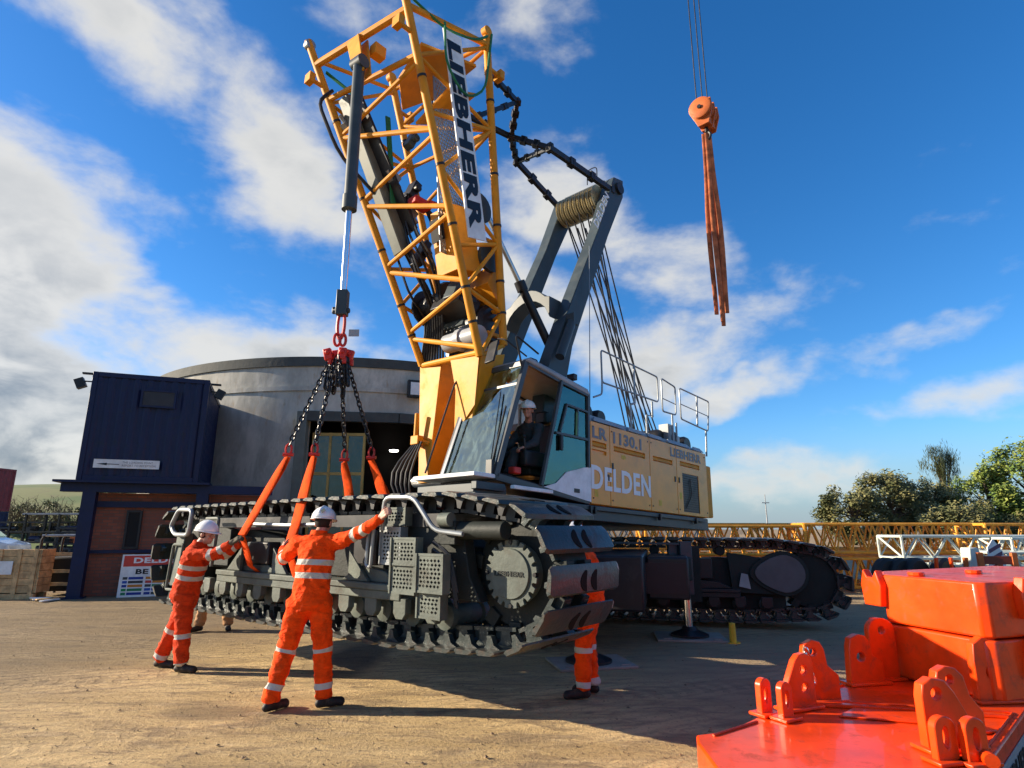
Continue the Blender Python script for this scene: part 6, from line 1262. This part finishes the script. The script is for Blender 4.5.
# ------------------------------------------------------------------ trees and bushes
def foliage(centre, rad, n_, size, seed, hang=0., squash=1.):
    rr = random.Random(seed); vs, fs = [], []; cl = []
    for i in range(max(14, n_//160)):
        u = rr.uniform(-1, 1); a = rr.uniform(0, 2*pi); q = rr.uniform(.35, 1)**.5; s_ = sqrt(1-u*u)
        cl.append((V((rad[0]*q*s_*cos(a), rad[1]*q*s_*sin(a), rad[2]*q*u)), rr.uniform(.16, .34)))
    mr = (rad[0]+rad[2])/2
    for i in range(n_):
        c, r_ = rr.choice(cl); d_ = V((rr.gauss(0, 1), rr.gauss(0, 1), rr.gauss(0, 1))).normalized()*rr.uniform(.3, 1.05)*r_*mr; d_.z *= squash
        if hang: d_.z -= hang*rr.random()**2
        p = V(centre)+c+d_
        if p.z < .1: continue
        s_ = size*rr.uniform(.5, 1.3); a = V((rr.gauss(0, 1), rr.gauss(0, 1), rr.gauss(0, 1)-(hang > 0)*.0)).normalized(); b_ = a.orthogonal().normalized()
        if hang: a = V((rr.gauss(0, .25), rr.gauss(0, .25), 1)).normalized(); b_ = a.orthogonal().normalized()
        k = len(vs); vs += [p-a*s_, p+b_*s_*.45, p+a*s_, p-b_*s_*.45]; fs.append((k, k+1, k+2, k+3))
    return vs, fs, cl
def tree(x, y, H_, rad, mat, label, seed, n_=6000, size=.16, hang=0., group=None, cz=.55, z0=0.):
    t_ = empty('tree', (x, y, z0), label, 'tree', group); rr = random.Random(seed)
    c = V((x, y, z0+H_*cz)); vs, fs, cl = foliage(c, rad, n_, size, seed, hang)
    m = MB(); top_ = V((x+rr.uniform(-.3, .3), y, z0+H_*.8)); m.pipe([V((x, y, z0-.1)), V((x+.1, y, z0+H_*.3)), c.lerp(top_, .3), top_], .1, 8, rs=[H_*.035, H_*.025, H_*.018, H_*.006])
    for q, _ in cl[:22]: e = c+q; b0 = V((x, y, z0+H_*rr.uniform(.2, .6))); m.pipe([b0, b0.lerp(e, .5)+V((0, 0, H_*.04)), e], .03, 5, rs=[H_*.014, H_*.008, H_*.003])
    m.build('trunk', 'bark', t_)
    m = MB(); m.v = vs; m.f = fs; m.build('crown', mat, t_, smooth=0); return t_
tree(33.2, 60, 5.4, (3.4, 2.5, 2.5), 'leafo', 'low olive bush at the left end of the tree row', 1, 9000, .19)
tree(37.6, 61, 7.0, (3.6, 2.5, 3.2), 'leafo', 'rounded olive tree rising above the low left bush', 2, 12000, .19)
tree(41.6, 62, 6.3, (3.0, 2.5, 2.9), 'leafo', 'dark olive tree at the foot of the pale birch', 3, 9000, .19)
tree(45.6, 64, 10.2, (1.9, 1.6, 4.0), 'leafp', 'slender pale birch with drooping twigs standing above its neighbours', 4, 7000, .22, hang=1.1, cz=.62)
tree(46.8, 60, 7.2, (3.3, 2.5, 3.3), 'leafg', 'green tree between the pale birch and the tall right tree', 5, 10000, .19)
tree(51.0, 60, 9.4, (4.6, 3.0, 4.3), 'leafg', 'tall yellow-green tree at the right edge', 6, 16000, .2)
tree(58.5, 62, 10.0, (4.0, 3.0, 4.2), 'leafg', 'yellow-green tree cut off by the right edge', 7, 8000, .2)
tree(43.0, 57, 3.8, (5.5, 2, 1.6), 'leafo', 'low dark hedge tree under the row, right behind the lattice', 8, 9000, .16)
tree(52.0, 55, 3.8, (6.0, 2, 1.7), 'leafo', 'low dark hedge tree under the tall right tree', 9, 9000, .16)
def bush(x, y, z0, H_, W_, seed, label, mat='twig'):
    t_ = empty('bush', (x, y, z0), label, 'bush', 'bare bushes on the grassy bank'); rr = random.Random(seed); m = MB()
    for i in range(75):
        a = rr.uniform(0, 2*pi); b0 = V((x+rr.uniform(-.3, .3)*W_, y+rr.uniform(-.3, .3), z0-.2)); e = b0+V((cos(a)*W_*rr.uniform(.1, .55), sin(a)*W_*.3, H_*rr.uniform(.45, 1.05))); mid_ = b0.lerp(e, .5)+V((rr.gauss(0, .12), 0, .15)); m.pipe([b0, mid_, e], .02, 4, rs=[.035, .022, .008])
        for k in range(3): f = mid_.lerp(e, rr.random()); m.pipe([f, f+V((rr.gauss(0, .25), rr.gauss(0, .2), rr.uniform(.15, .45)))], .01, 3, rs=[.014, .005])
    m.build('twigs', mat, t_, smooth=0)
    vs, fs, _ = foliage(V((x, y, z0+H_*.45)), (W_*.5, .8, H_*.42), 700, .10, seed); m = MB(); m.v = vs; m.f = fs; m.build('leaves', 'leafo', t_, smooth=0)
def hz0(x, y): return -.5+7.0*min(1, max(0, (y-42)/26))**.8
for i, (x, y, H_, W_) in enumerate(((-40.6, 48, 2.4, 3.0), (-37.6, 47, 2.6, 3.0), (-34.8, 46, 2.9, 3.2), (-32.0, 45.5, 2.4, 3.0), (-43.5, 50, 1.9, 2.6), (-37.5, 57, 1.8, 3.5))):
    bush(x, y, hz0(x, y), H_, W_, 20+i, ('bare bush on the bank, first right of the small red container', 'bare bush on the bank, second from the left container', 'tallest bare bush in the middle of the bank', 'bare bush next to the blue column', 'small bare bush partly behind the maroon container', 'low bush higher up on the bank behind the others')[i])
